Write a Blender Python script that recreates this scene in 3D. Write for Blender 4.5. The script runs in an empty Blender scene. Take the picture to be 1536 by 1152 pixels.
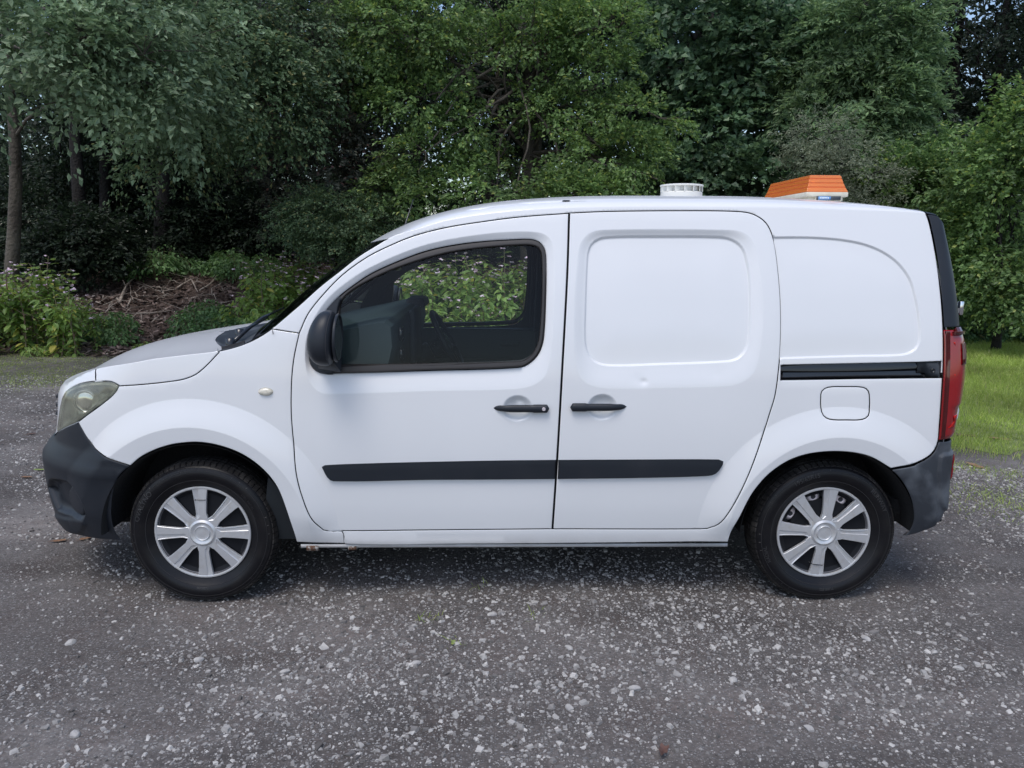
import bpy, math, random
import numpy as np
from mathutils import Vector, Matrix
from mathutils.bvhtree import BVHTree
from mathutils.geometry import delaunay_2d_cdt
R = math.radians
rng = np.random.default_rng(7)
random.seed(7)

# ------------------------------------------------------------------ camera, sky, sun, exposure
scene = bpy.context.scene
CAM = np.array([-0.081, -3.99, 1.515])
PITCH = R(10.2)
YAW = R(1.15)                      # the camera looks a touch towards the tail
ROLL = R(0.30)
FPX = 1153.0
cam = bpy.data.cameras.new("camera")
cam_ob = bpy.data.objects.new("camera", cam)
scene.collection.objects.link(cam_ob)
cam_ob.location = CAM
cam_ob.rotation_euler = (Matrix.Rotation(-YAW, 3, 'Z') @ Matrix.Rotation(R(90) - PITCH, 3, 'X') @ Matrix.Rotation(ROLL, 3, 'Z')).to_euler()
cam.sensor_width = 36
cam.lens = FPX / 1536 * 36
cam.clip_start = 0.05
cam.clip_end = 2000
scene.camera = cam_ob
SUN_EL, SUN_AZ = R(62), R(205)      # azimuth clockwise from +y
world = bpy.data.worlds.new("World")
scene.world = world
world.use_nodes = True
wn, wl = world.node_tree.nodes, world.node_tree.links
wn.clear()
w_out = wn.new("ShaderNodeOutputWorld")
w_bg = wn.new("ShaderNodeBackground")
w_sky = wn.new("ShaderNodeTexSky")
w_sky.sky_type = 'NISHITA'
w_sky.sun_disc = False
w_sky.sun_elevation = SUN_EL
w_sky.sun_rotation = SUN_AZ
w_sky.air_density = 1.0
w_sky.dust_density = 2.0
w_sky.ozone_density = 1.1
w_bg.inputs["Strength"].default_value = 0.15
wl.new(w_sky.outputs[0], w_bg.inputs[0])
wl.new(w_bg.outputs[0], w_out.inputs[0])
sun = bpy.data.lights.new("sun", 'SUN')
sun.energy = 1.0
sun.angle = R(25)
sun.color = (1.0, 0.98, 0.95)
sun_ob = bpy.data.objects.new("sun", sun)
scene.collection.objects.link(sun_ob)
sd = Vector((math.sin(SUN_AZ) * math.cos(SUN_EL), math.cos(SUN_AZ) * math.cos(SUN_EL), math.sin(SUN_EL)))
sun_ob.rotation_euler = sd.to_track_quat('Z', 'Y').to_euler()
sun_ob.location = sd * 30
scene.view_settings.view_transform = 'Standard'
scene.view_settings.look = 'None'
scene.view_settings.exposure = 0.42
scene.view_settings.gamma = 1.0
scene.view_settings.use_curve_mapping = False
scene.cycles.max_bounces = 8
scene.cycles.transparent_max_bounces = 16
scene.cycles.use_denoising = True

# ------------------------------------------------------------------ small helpers
_cr, _sr = math.cos(ROLL), math.sin(ROLL)
_cy, _sy, _cp, _sp = math.cos(YAW), math.sin(YAW), math.cos(PITCH), math.sin(PITCH)
def px_dir(u, v):
    a, b = (u - 768) / FPX, (v - 576) / FPX
    a, b = a * _cr + b * _sr, a * _sr - b * _cr
    r, f, z = a, _cp + b * _sp, b * _cp - _sp
    return np.array([r * _cy + f * _sy, -r * _sy + f * _cy, z])

def project(P):
    P = np.asarray(P, float) - CAM
    r = P[..., 0] * _cy - P[..., 1] * _sy
    f = P[..., 0] * _sy + P[..., 1] * _cy
    d = f * _cp - P[..., 2] * _sp
    p, q = r / d, -(P[..., 2] * _cp + f * _sp) / d
    return np.stack([768 + FPX * (p * _cr - q * _sr), 576 + FPX * (p * _sr + q * _cr)], -1)

def at_y(u, v, y):
    d = px_dir(u, v)
    t = (y - CAM[1]) / d[1]
    return CAM + d * t

def pchip(xs, ys):
    """monotone cubic through points, vectorised"""
    xs, ys = np.asarray(xs, float), np.asarray(ys, float)
    h = np.diff(xs); dl = np.diff(ys) / h
    m = np.zeros(len(xs)); m[0], m[-1] = dl[0], dl[-1]
    for i in range(1, len(xs) - 1):
        if dl[i - 1] * dl[i] > 0:
            w1, w2 = 2 * h[i] + h[i - 1], h[i] + 2 * h[i - 1]
            m[i] = (w1 + w2) / (w1 / dl[i - 1] + w2 / dl[i])
    def f(x):
        x = np.asarray(x, float)
        i = np.clip(np.searchsorted(xs, x) - 1, 0, len(xs) - 2)
        t = (x - xs[i]) / h[i]
        tc = np.clip(t, 0, 1)
        r = ((1 + 2 * tc) * (1 - tc) ** 2 * ys[i] + tc * (1 - tc) ** 2 * h[i] * m[i]
             + tc * tc * (3 - 2 * tc) * ys[i + 1] + tc * tc * (tc - 1) * h[i] * m[i + 1])
        return r + np.where(t < 0, (x - xs[0]) * m[0], 0) + np.where(t > 1, (x - xs[-1]) * m[-1], 0)
    return f

def sstep(a, b, x):
    t = np.clip((np.asarray(x, float) - a) / (b - a), 0, 1)
    return t * t * (3 - 2 * t)

def catmull(pts, step, closed=True):
    """pts: (a, b) or (a, b, 'c') for a corner. Smooth between corners, sampled about every step."""
    n = len(pts)
    P = [np.array(p[:2], float) for p in pts]
    corner = [len(p) > 2 for p in pts]
    out = []
    for i in range(n if closed else n - 1):
        p1, p2 = P[i], P[(i + 1) % n]
        p0 = P[i - 1] if (closed or i > 0) and not corner[i] else 2 * p1 - p2
        j = (i + 1) % n
        p3 = P[(i + 2) % n] if (closed or i + 2 < n) and not corner[j] else 2 * p2 - p1
        L = np.linalg.norm(p2 - p1)
        k = max(1, int(round(L / step)))
        t1 = (p2 - p0) / max(np.linalg.norm(p2 - p0), 1e-9) * L
        t2 = (p3 - p1) / max(np.linalg.norm(p3 - p1), 1e-9) * L
        for q in range(k):
            t = q / k
            out.append((2 * t**3 - 3 * t**2 + 1) * p1 + (t**3 - 2 * t**2 + t) * t1
                       + (-2 * t**3 + 3 * t**2) * p2 + (t**3 - t**2) * t2)
    if not closed:
        out.append(P[-1])
    return np.array(out)

# ------------------------------------------------------------------ the van's parametric skin
# (a, h): a runs along the side and wraps round nose and tail to the centre line; h is height on the side,
# and past the edge line it runs over bonnet, screen and roof to the centre line.
XF, XR = -1.50, 1.76
AF, AR = 1.25, 0.95          # parameter length of the wraps
A0, A1 = XF - AF, XR + AR
HB = 0.17
LT = 0.95
halfw = pchip([0.1, 0.2, 0.3, 0.45, 0.7, 0.95, 1.12, 1.3, 1.5, 1.66, 1.9],
              [0.835, 0.855, 0.875, 0.893, 0.902, 0.893, 0.873, 0.838, 0.785, 0.738, 0.66])
def taper(x):
    return 1 - 0.045 * sstep(-0.2, -1.9, x) - 0.022 * sstep(0.9, 2.1, x)
nose_x = pchip([0.1, 0.2, 0.28, 0.36, 0.44, 0.52, 0.60, 0.66, 0.75, 0.85, 0.92, 1.0],
               [-2.18, -2.22, -2.265, -2.28, -2.287, -2.29, -2.262, -2.205, -2.184, -2.169, -2.109, -2.009])
tail_x = pchip([0.1, 0.2, 0.3, 0.45, 0.6, 0.75, 1.0, 1.2, 1.4, 1.6, 1.75, 1.85],
               [1.86, 1.88, 1.905, 1.935, 1.935, 1.93, 1.955, 1.93, 1.895, 1.835, 1.77, 1.73])
def _arc(n, ax, ay):
    t = np.concatenate([[0], np.geomspace(1e-6, 0.3, 1500), np.linspace(0.3, math.pi / 2 - 0.3, 1500)[1:], math.pi / 2 - np.geomspace(1e-6, 0.3, 1500)[::-1][1:], [math.pi / 2]])
    x, y = ax * np.sin(t) ** (2 / n), ay * np.cos(t).clip(0) ** (2 / n)
    L = np.concatenate([[0], np.cumsum(np.hypot(np.diff(x), np.diff(y)))])
    return L / L[-1] * (math.pi / 2), t
_LF, _TF = _arc(2.35, 0.72, 0.85)
_LR, _TR = _arc(3.4, 0.18, 0.85)
def cv(a):
    """old angular parameter -> even arc-length parameter"""
    if a < XF: return XF - float(np.interp((XF - a) / AF * math.pi / 2, _TF, _LF)) / (math.pi / 2) * AF
    if a > XR: return XR + float(np.interp((a - XR) / AR * math.pi / 2, _TR, _LR)) / (math.pi / 2) * AR
    return a
def side_pt(a, h):
    a, h = np.broadcast_arrays(np.asarray(a, float), np.asarray(h, float))
    w = halfw(h)
    tf = np.clip((XF - a) / AF, 0, 1) * (math.pi / 2)
    tr = np.clip((a - XR) / AR, 0, 1) * (math.pi / 2)
    tf = np.interp(tf, _LF, _TF); tr = np.interp(tr, _LR, _TR)
    x = np.clip(a, XF, XR)
    nf, nr = 2.35, 3.4
    sf, cf = np.sin(tf) ** (2 / nf), np.cos(tf).clip(0) ** (2 / nf)
    sr, cr = np.sin(tr) ** (2 / nr), np.cos(tr).clip(0) ** (2 / nr)
    x = x - (XF - nose_x(h)) * sf * (tf > 0) + (tail_x(h) - XR) * sr * (tr > 0)
    y = -w * taper(x) * cf * cr
    return np.stack([x, y, h], -1)

EDGE_H = None
def set_edge(f, cx, cz):
    global EDGE_H, CEN_X, CEN_Z
    EDGE_H, CEN_X, CEN_Z = f, cx, cz

def skin(a, h):
    a, h = np.broadcast_arrays(np.asarray(a, float), np.asarray(h, float))
    he = EDGE_H(a)
    s = side_pt(a, np.minimum(h, he))
    t = np.clip((h - he) / LT, 0, 1.0)[..., None]
    E = side_pt(a, he)
    e2 = side_pt(a, he - 0.02)
    tang = (E - e2) / 0.02
    C = np.stack([CEN_X(a), np.zeros_like(a), CEN_Z(a)], -1)
    up = (C - E)[..., 2:3]
    soft = ROOFNESS(a)[..., None]
    k = np.maximum(up, 0.02)
    P1s = E + tang * k * 0.75                                   # roof: leaves the side tangentially
    wsn = (sstep(-1.16, -1.0, a))[..., None]
    P1c = E + (C - E) * (np.array([0.10, 0.30, 0.55]) * (1 - wsn) + np.array([0.26, 0.28, 0.60]) * wsn)
    P1 = P1c * (1 - soft) + P1s * soft
    P2c = C + np.stack([0 * up[..., 0], E[..., 1] * 0.48, -0.04 * up[..., 0]], -1)
    P2s = C + np.stack([(E - C)[..., 0] * 0.25, E[..., 1] * 0.62, 0 * up[..., 0]], -1)
    P2 = P2c * (1 - soft) + P2s * soft
    B = (1 - t) ** 3 * E + 3 * (1 - t) ** 2 * t * P1 + 3 * (1 - t) * t * t * P2 + t ** 3 * C
    return np.where(t > 0, B, s)

# edge line, in (a, h): nose, bonnet crease, cowl, pillar, roof ditch, tail
EDGE = [(-2.75, 0.885), (-2.3, 0.893), (-2.108, 0.919), (-2.032, 0.955), (-1.875, 0.997), (-1.554, 1.04), (-1.376, 1.066), (-1.206, 1.087),
        (-1.137, 1.105), (-1.083, 1.125), (-1.048, 1.144), (-1.001, 1.173), (-0.953, 1.216), (-0.878, 1.278), (-0.802, 1.349),
        (-0.72, 1.411), (-0.645, 1.473), (-0.57, 1.516), (-0.529, 1.545), (-0.427, 1.577), (-0.276, 1.617), (-0.14, 1.639),
        (0.059, 1.659), (0.264, 1.669), (0.626, 1.675), (1.043, 1.675), (1.323, 1.669), (1.68, 1.660), (1.74, 1.655), (1.80, 1.640), (1.95, 1.612), (2.2, 1.60), (2.71, 1.60)]
CENX = [(-2.75, -2.05), (-2.4, -2.03), (-2.1, -1.98), (-1.9, -1.90), (-1.7, -1.78), (-1.5, -1.62), (-1.27, -1.385), (-1.13, -1.31),
        (-0.82, -1.01), (-0.59, -0.755), (-0.4, -0.50), (0.0, -0.05), (0.4, 0.4), (1.6, 1.57), (1.76, 1.68), (2.2, 1.755), (2.71, 1.79)]
CENZ = [(-2.75, 0.89), (-2.4, 0.905), (-2.1, 0.955), (-1.9, 1.0), (-1.7, 1.035), (-1.5, 1.06), (-1.27, 1.082), (-1.13, 1.085),
        (-0.82, 1.313), (-0.59, 1.498), (-0.4, 1.63), (0.0, 1.724), (0.4, 1.748), (0.9, 1.75), (1.4, 1.731), (1.70, 1.694), (1.95, 1.655), (2.2, 1.63), (2.71, 1.61)]
def smooth_curve(L, sig, lin=None):
    f = pchip(*zip(*L)); g = np.arange(L[0][0] - 0.3, L[-1][0] + 0.3, 0.004)
    y = f(g); k = np.arange(-60, 61) * 0.004
    sg = sig if np.isscalar(sig) else None
    w = np.exp(-0.5 * (k / sig) ** 2); w /= w.sum()
    ys = np.convolve(np.pad(y, 60, mode='edge'), w, 'valid')
    ys[:70] = y[:70]; ys[-70:] = y[-70:]
    return lambda x: np.interp(x, g, ys)
EDGE, CENX, CENZ = ([(cv(p), q) for p, q in L] for L in (EDGE, CENX, CENZ))
f1, f2, f3 = smooth_curve(EDGE, 0.03), smooth_curve(CENX, 0.06), smooth_curve(CENZ, 0.06)
set_edge(f1, f2, f3)
ROOFNESS = lambda a: sstep(-0.72, -0.30, a)

_bv = None
def build_bvh():
    global _bv, _grid
    na, nh = 700, 420
    ga = np.linspace(A0, A1, na)
    q = np.linspace(0, 1, nh)
    he = EDGE_H(ga)
    H = HB + (he + LT - HB)[:, None] * q[None, :]
    A = np.repeat(ga[:, None], nh, 1)
    P = skin(A, H)
    idx = np.arange(na * nh).reshape(na, nh)
    quads = np.stack([idx[:-1, :-1], idx[1:, :-1], idx[1:, 1:], idx[:-1, 1:]], -1).reshape(-1, 4)
    _bv = BVHTree.FromPolygons(P.reshape(-1, 3).tolist(), quads.tolist())
    _grid = (A, H, P, nh)

def unproj(u, v):
    """picture point -> (a, h) on the skin"""
    d = Vector(px_dir(u, v)).normalized()
    loc, nor, fi, dist = _bv.ray_cast(Vector(CAM), d)
    if loc is None:
        return None
    A, H, P, nh = _grid
    i, j = divmod(fi, nh - 1)
    a0, a1 = A[i, j], A[i + 1, j]
    best = None
    # refine by Newton
    a, h = 0.5 * (a0 + a1), 0.5 * (H[i, j] + H[i + 1, j + 1])
    L = np.array(loc)
    for _ in range(6):
        p = skin(a, h); e = 1e-4
        da, dh = (skin(a + e, h) - p) / e, (skin(a, h + e) - p) / e
        J = np.stack([da, dh], 1)
        s, *_r = np.linalg.lstsq(J, L - p, rcond=None)
        s = np.clip(s, -0.02, 0.02)
        a, h = a + s[0], h + s[1]
    return float(a), float(h)
# ------------------------------------------------------------------ materials
def mat(name, color=(0.5, 0.5, 0.5), rough=0.5, metal=0.0, coat=0.0, coat_rough=0.05, spec=0.5, bump=None, vary=None, emit=None):
    m = bpy.data.materials.new(name)
    m.use_nodes = True
    nt = m.node_tree
    b = nt.nodes["Principled BSDF"]
    b.inputs["Base Color"].default_value = (*color, 1)
    b.inputs["Roughness"].default_value = rough
    b.inputs["Metallic"].default_value = metal
    b.inputs["Coat Weight"].default_value = coat
    b.inputs["Coat Roughness"].default_value = coat_rough
    b.inputs["Specular IOR Level"].default_value = spec
    tc = nt.nodes.new("ShaderNodeTexCoord")
    def noise(scale, detail=4.0, coord="Object", stretch=None):
        n = nt.nodes.new("ShaderNodeTexNoise")
        n.inputs["Scale"].default_value = scale
        n.inputs["Detail"].default_value = detail
        if stretch:
            mp = nt.nodes.new("ShaderNodeMapping")
            mp.inputs["Scale"].default_value = stretch
            nt.links.new(tc.outputs[coord], mp.inputs[0])
            nt.links.new(mp.outputs[0], n.inputs[0])
        else:
            nt.links.new(tc.outputs[coord], n.inputs[0])
        return n
    if bump:
        n = noise(bump[0], 6.0)
        bp = nt.nodes.new("ShaderNodeBump")
        bp.inputs["Strength"].default_value = bump[1]
        bp.inputs["Distance"].default_value = bump[2]
        nt.links.new(n.outputs[0], bp.inputs["Height"])
        nt.links.new(bp.outputs[0], b.inputs["Normal"])
    if vary:
        sc, c2, lo, hi = vary[:4]
        n = noise(sc, 6.0, stretch=vary[4] if len(vary) > 4 else None)
        rp = nt.nodes.new("ShaderNodeValToRGB")
        rp.color_ramp.elements[0].position = lo
        rp.color_ramp.elements[1].position = hi
        rp.color_ramp.elements[0].color = (*color, 1)
        rp.color_ramp.elements[1].color = (*c2, 1)
        nt.links.new(n.outputs[0], rp.inputs[0])
        nt.links.new(rp.outputs[0], b.inputs["Base Color"])
    return m

def glass_mat(name, tint, reflect=1.0, rough=0.0, haze=None):
    m = bpy.data.materials.new(name)
    m.use_nodes = True
    nt = m.node_tree
    nt.nodes.remove(nt.nodes["Principled BSDF"])
    out = nt.nodes["Material Output"]
    tr = nt.nodes.new("ShaderNodeBsdfTransparent"); tr.inputs[0].default_value = (*tint, 1)
    gl = nt.nodes.new("ShaderNodeBsdfGlossy"); gl.inputs["Roughness"].default_value = rough
    fr = nt.nodes.new("ShaderNodeFresnel"); fr.inputs[0].default_value = 1.5
    mu = nt.nodes.new("ShaderNodeMath"); mu.operation = 'MULTIPLY'; mu.inputs[1].default_value = reflect
    mx = nt.nodes.new("ShaderNodeMixShader")
    nt.links.new(fr.outputs[0], mu.inputs[0]); nt.links.new(mu.outputs[0], mx.inputs[0])
    nt.links.new(tr.outputs[0], mx.inputs[1]); nt.links.new(gl.outputs[0], mx.inputs[2])
    if haze:
        df = nt.nodes.new("ShaderNodeBsdfDiffuse"); df.inputs[0].default_value = (*haze[1], 1)
        m3 = nt.nodes.new("ShaderNodeMixShader"); tc = nt.nodes.new("ShaderNodeTexCoord"); nz = nt.nodes.new("ShaderNodeTexNoise"); nz.inputs["Scale"].default_value = 12
        nt.links.new(tc.outputs["Object"], nz.inputs[0]); m4 = nt.nodes.new("ShaderNodeMath"); m4.operation = 'MULTIPLY'; m4.inputs[1].default_value = haze[0] * 2
        nt.links.new(nz.outputs[0], m4.inputs[0]); nt.links.new(m4.outputs[0], m3.inputs[0])
        nt.links.new(mx.outputs[0], m3.inputs[1]); nt.links.new(df.outputs[0], m3.inputs[2]); mx = m3
    nt.links.new(mx.outputs[0], out.inputs[0])
    return m

def paint_mat():
    m = mat("white_paint", (0.765, 0.775, 0.79), 0.42, coat=0.65, coat_rough=0.05, spec=0.35)
    nt = m.node_tree; b = nt.nodes["Principled BSDF"]
    tc = nt.nodes.new("ShaderNodeTexCoord"); sx = nt.nodes.new("ShaderNodeSeparateXYZ")
    nt.links.new(tc.outputs["Object"], sx.inputs[0])
    n = nt.nodes.new("ShaderNodeTexNoise"); n.inputs["Scale"].default_value = 7; n.inputs["Detail"].default_value = 8
    nt.links.new(tc.outputs["Object"], n.inputs[0])
    # road grime on the lowest few centimetres of the sill, a thin film elsewhere
    mr = nt.nodes.new("ShaderNodeMapRange"); mr.inputs[1].default_value = 0.31; mr.inputs[2].default_value = 0.215
    nt.links.new(sx.outputs[2], mr.inputs[0])
    mu = nt.nodes.new("ShaderNodeMath"); mu.operation = 'MULTIPLY'
    nt.links.new(mr.outputs[0], mu.inputs[0]); nt.links.new(n.outputs[0], mu.inputs[1])
    mx = nt.nodes.new("ShaderNodeMix"); mx.data_type = 'RGBA'
    mx.inputs[6].default_value = (0.765, 0.775, 0.79, 1); mx.inputs[7].default_value = (0.22, 0.19, 0.16, 1)
    nt.links.new(mu.outputs[0], mx.inputs[0])
    n2 = nt.nodes.new("ShaderNodeTexNoise"); n2.inputs["Scale"].default_value = 1.6; n2.inputs["Detail"].default_value = 5
    nt.links.new(tc.outputs["Object"], n2.inputs[0])
    rp = nt.nodes.new("ShaderNodeMapRange"); rp.inputs[1].default_value = 0.35; rp.inputs[2].default_value = 0.75
    rp.inputs[3].default_value = 1.0; rp.inputs[4].default_value = 0.955
    nt.links.new(n2.outputs[0], rp.inputs[0])
    m2 = nt.nodes.new("ShaderNodeMix"); m2.data_type = 'RGBA'; m2.blend_type = 'MULTIPLY'; m2.inputs[0].default_value = 1
    nt.links.new(mx.outputs[2], m2.inputs[6]); nt.links.new(rp.outputs[0], m2.inputs[7])
    nt.links.new(m2.outputs[2], b.inputs["Base Color"])
    # very slight panel waviness
    n3 = nt.nodes.new("ShaderNodeTexNoise"); n3.inputs["Scale"].default_value = 2.2; n3.inputs["Detail"].default_value = 1
    nt.links.new(tc.outputs["Object"], n3.inputs[0])
    bp = nt.nodes.new("ShaderNodeBump"); bp.inputs["Strength"].default_value = 0.12; bp.inputs["Distance"].default_value = 0.02
    nt.links.new(n3.outputs[0], bp.inputs["Height"]); nt.links.new(bp.outputs[0], b.inputs["Coat Normal"])
    return m

M = {}
M['paint'] = paint_mat()
M['seam'] = mat("seam_dark", (0.03, 0.03, 0.035), 0.7)
M['plastic'] = mat("black_plastic", (0.017, 0.021, 0.028), 0.42, spec=0.32, bump=(900, 0.15, 0.001), vary=(6, (0.024, 0.027, 0.034), 0.45, 0.75))
M['plastic_worn'] = mat("worn_plastic", (0.032, 0.037, 0.046), 0.5, spec=0.35, bump=(700, 0.2, 0.001), vary=(5.5, (0.13, 0.145, 0.165), 0.46, 0.72))
M['gloss_black'] = mat("gloss_black", (0.012, 0.013, 0.016), 0.22, coat=0.3)
M['rubber'] = mat("seal_rubber", (0.035, 0.031, 0.03), 0.42)
M['tyre'] = mat("tyre_rubber", (0.007, 0.007, 0.009), 0.36, spec=0.28, bump=(120, 0.25, 0.002), vary=(9, (0.018, 0.017, 0.017), 0.5, 0.8))
M['tread'] = mat("tread_rubber", (0.020, 0.019, 0.019), 0.75, spec=0.2, vary=(14, (0.075, 0.07, 0.065), 0.5, 0.8))
M['silver'] = mat("silver_trim", (0.62, 0.63, 0.65), 0.36, metal=0.5, vary=(30, (0.56, 0.55, 0.54), 0.5, 0.72))
M['steel'] = mat("steel_wheel", (0.62, 0.56, 0.58), 0.45, metal=0.3)
M['dark_wheel'] = mat("dark_wheel", (0.008, 0.009, 0.012), 0.5, spec=0.2)
M['liner'] = mat("arch_liner", (0.012, 0.012, 0.013), 0.9, bump=(60, 0.4, 0.01))
M['amber'] = mat("amber_lens", (0.92, 0.27, 0.06), 0.25, coat=0.8)
M['amber_band'] = mat("amber_groove", (0.60, 0.10, 0.02), 0.3)
M['cream'] = mat("cream_plastic", (0.72, 0.68, 0.56), 0.5, vary=(20, (0.55, 0.5, 0.4), 0.45, 0.8))
M['vent_white'] = mat("vent_white", (0.78, 0.77, 0.72), 0.45)
M['trim_grey'] = mat("interior_grey", (0.034, 0.052, 0.056), 0.6, bump=(500, 0.2, 0.001))
M['trim_dark'] = mat("interior_dark", (0.009, 0.013, 0.017), 0.6)
M['seat'] = mat("seat_fabric", (0.03, 0.033, 0.04), 0.9, bump=(300, 0.5, 0.002))
M['glass'] = glass_mat("side_glass", (0.96, 1.0, 0.98), 0.5)
M['screen'] = glass_mat("screen_glass", (0.7, 0.8, 0.78), 1.2)
M['lens'] = glass_mat("lamp_lens", (0.90, 0.90, 0.80), 1.3, 0.08, haze=(0.16, (0.72, 0.72, 0.58)))
M['lamp_inner'] = mat("lamp_inner", (0.62, 0.63, 0.58), 0.28, metal=0.5, vary=(9, (0.13, 0.15, 0.14), 0.42, 0.62))
M['chrome'] = mat("chrome", (0.75, 0.76, 0.78), 0.12, metal=1.0)
M['red'] = mat("red_lens", (0.27, 0.004, 0.007), 0.14, coat=1.0)
M['red_bright'] = mat("red_glint", (0.75, 0.02, 0.015), 0.2, coat=1.0)
M['red_dark'] = mat("red_lens_dark", (0.075, 0.002, 0.003), 0.14, coat=1.0)
M['clear'] = mat("clear_lens", (0.75, 0.77, 0.78), 0.15, coat=0.6)
M['repeater'] = mat("repeater_lens", (0.72, 0.68, 0.58), 0.25, coat=0.5, vary=(60, (0.45, 0.42, 0.33), 0.4, 0.7))
M['sticker_blue'] = mat("sticker_blue", (0.2, 0.42, 0.8), 0.4)
M['sticker_white'] = mat("sticker_white", (0.8, 0.85, 0.9), 0.4)
M['rust'] = mat("rust", (0.12, 0.06, 0.035), 0.9, vary=(60, (0.5, 0.49, 0.46), 0.45, 0.6))

# ------------------------------------------------------------------ mesh helpers
def link(ob, parent=None):
    scene.collection.objects.link(ob)
    if parent is not None:
        ob.parent = parent
    return ob

def mesh_ob(name, verts, faces, mats, parent=None, smooth=True, mi=None, loopn=None, auto=None):
    me = bpy.data.meshes.new(name)
    me.from_pydata([tuple(map(float, v)) for v in verts], [], [tuple(map(int, f)) for f in faces])
    for m_ in (mats if isinstance(mats, (list, tuple)) else [mats]):
        me.materials.append(m_)
    n = len(me.polygons)
    if mi is not None:
        me.polygons.foreach_set("material_index", np.asarray(mi, dtype=np.int32))
    me.polygons.foreach_set("use_smooth", np.full(n, bool(smooth)))
    me.update()
    if loopn is not None:
        me.normals_split_custom_set(np.asarray(loopn).tolist())
    if auto is not None:
        me.set_sharp_from_angle(angle=R(auto))
    return link(bpy.data.objects.new(name, me), parent)

def empty(name, loc=(0, 0, 0), parent=None):
    o = bpy.data.objects.new(name, None)
    o.location = loc
    o.empty_display_size = 0.2
    return link(o, parent)

def tag(o, label=None, cat=None, group=None, kind=None):
    if label: o['label'] = label
    if cat: o['category'] = cat
    if group: o['group'] = group
    if kind: o['kind'] = kind
    return o

def arc_feat(which, r, t0, t1):
    cx, cz = which
    return openline(np.array([(cx + r * math.cos(t), cz + r * math.sin(t)) for t in np.linspace(R(t0), R(t1), 60)]))

class MB:
    """collects simple solids into one mesh"""
    def __init__(s): s.v, s.f, s.m = [], [], []
    def add(s, v, f, m=0):
        o = len(s.v); s.v += [tuple(map(float, p)) for p in v]; s.f += [tuple(int(i) + o for i in q) for q in f]; s.m += [m] * len(f)
        return s
    def box(s, c, d, m=0, rot=None, taper=1.0):
        c = np.array(c, float); d = np.array(d, float) / 2
        v = [np.array([x * d[0] * (taper if z > 0 else 1), y * d[1] * (taper if z > 0 else 1), z * d[2]]) for z in (-1, 1) for y in (-1, 1) for x in (-1, 1)]
        if rot is not None:
            v = [np.array(rot @ Vector(p)) for p in v]
        return s.add([p + c for p in v], [(0, 2, 3, 1), (4, 5, 7, 6), (0, 1, 5, 4), (2, 6, 7, 3), (0, 4, 6, 2), (1, 3, 7, 5)], m)
    def tube(s, pts, r, n=8, m=0, caps=True):
        pts = [np.array(p, float) for p in pts]
        rs = r if hasattr(r, '__len__') else [r] * len(pts)
        vs, fs = [], []
        ref = None
        for i, p in enumerate(pts):
            t = pts[min(i + 1, len(pts) - 1)] - pts[max(i - 1, 0)]
            t = t / max(np.linalg.norm(t), 1e-9)
            if ref is None:
                ref = np.cross(t, [0, 0, 1.0] if abs(t[2]) < 0.9 else [1.0, 0, 0])
            ref = ref - t * ref.dot(t); ref /= max(np.linalg.norm(ref), 1e-9)
            w = np.cross(t, ref)
            for k in range(n):
                a = 2 * math.pi * k / n
                vs.append(p + rs[i] * (math.cos(a) * ref + math.sin(a) * w))
        for i in range(len(pts) - 1):
            for k in range(n):
                a, b = i * n + k, i * n + (k + 1) % n
                fs.append((a, b, b + n, a + n))
        if caps:
            fs.append(tuple(range(n))[::-1]); fs.append(tuple(range((len(pts) - 1) * n, len(pts) * n)))
        return s.add(vs, fs, m)
    def lathe(s, prof, c=(0, 0, 0), n=64, m=0, axis='y'):
        """prof: (radius, depth) pairs; depth runs along -axis (towards the viewer's side for y)"""
        vs, fs = [], []
        for (r, d) in prof:
            for k in range(n):
                a = 2 * math.pi * k / n
                if axis == 'y': p = (c[0] + r * math.cos(a), c[1] - d, c[2] + r * math.sin(a))
                else: p = (c[0] + r * math.cos(a), c[1] + r * math.sin(a), c[2] + d)
                vs.append(p)
        for i in range(len(prof) - 1):
            for k in range(n):
                a, b = i * n + k, i * n + (k + 1) % n
                fs.append((a, b, b + n, a + n))
        return s.add(vs, fs, m)
    def ob(s, name, mats, parent=None, smooth=True, auto=None):
        return mesh_ob(name, s.v, s.f, mats, parent, smooth, mi=s.m, auto=auto)

def bevel(o, w=0.004, seg=2, ang=30):
    b = o.modifiers.new("bevel", 'BEVEL'); b.width = w; b.segments = seg; b.limit_method = 'ANGLE'; b.angle_limit = R(ang)
    b.harden_normals = False
    return o

# ------------------------------------------------------------------ panels on the skin
def seg_dist(P, poly, closed=True):
    """unsigned distance from points to a polyline"""
    A = poly; B = np.roll(poly, -1, 0)
    if not closed: A, B = poly[:-1], poly[1:]
    D = B - A; L2 = (D ** 2).sum(1).clip(1e-14)
    out = np.empty(len(P))
    for i in range(0, len(P), 4000):
        q = P[i:i + 4000, None, :] - A[None]
        t = ((q * D).sum(-1) / L2).clip(0, 1)
        out[i:i + 4000] = np.sqrt(((q - t[..., None] * D) ** 2).sum(-1).min(1))
    return out

def inside(P, poly):
    A = poly; B = np.roll(poly, -1, 0)
    out = np.zeros(len(P), bool)
    dy = np.where(np.abs(B[:, 1] - A[:, 1]) < 1e-12, 1e-12, B[:, 1] - A[:, 1])
    for i in range(0, len(P), 4000):
        p = P[i:i + 4000]
        c = ((A[None, :, 1] > p[:, None, 1]) != (B[None, :, 1] > p[:, None, 1])) & \
            (p[:, None, 0] < (B[:, 0] - A[:, 0]) / dy * (p[:, None, 1] - A[:, 1]) + A[:, 0])
        out[i:i + 4000] = c.sum(1) % 2 == 1
    return out

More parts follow.
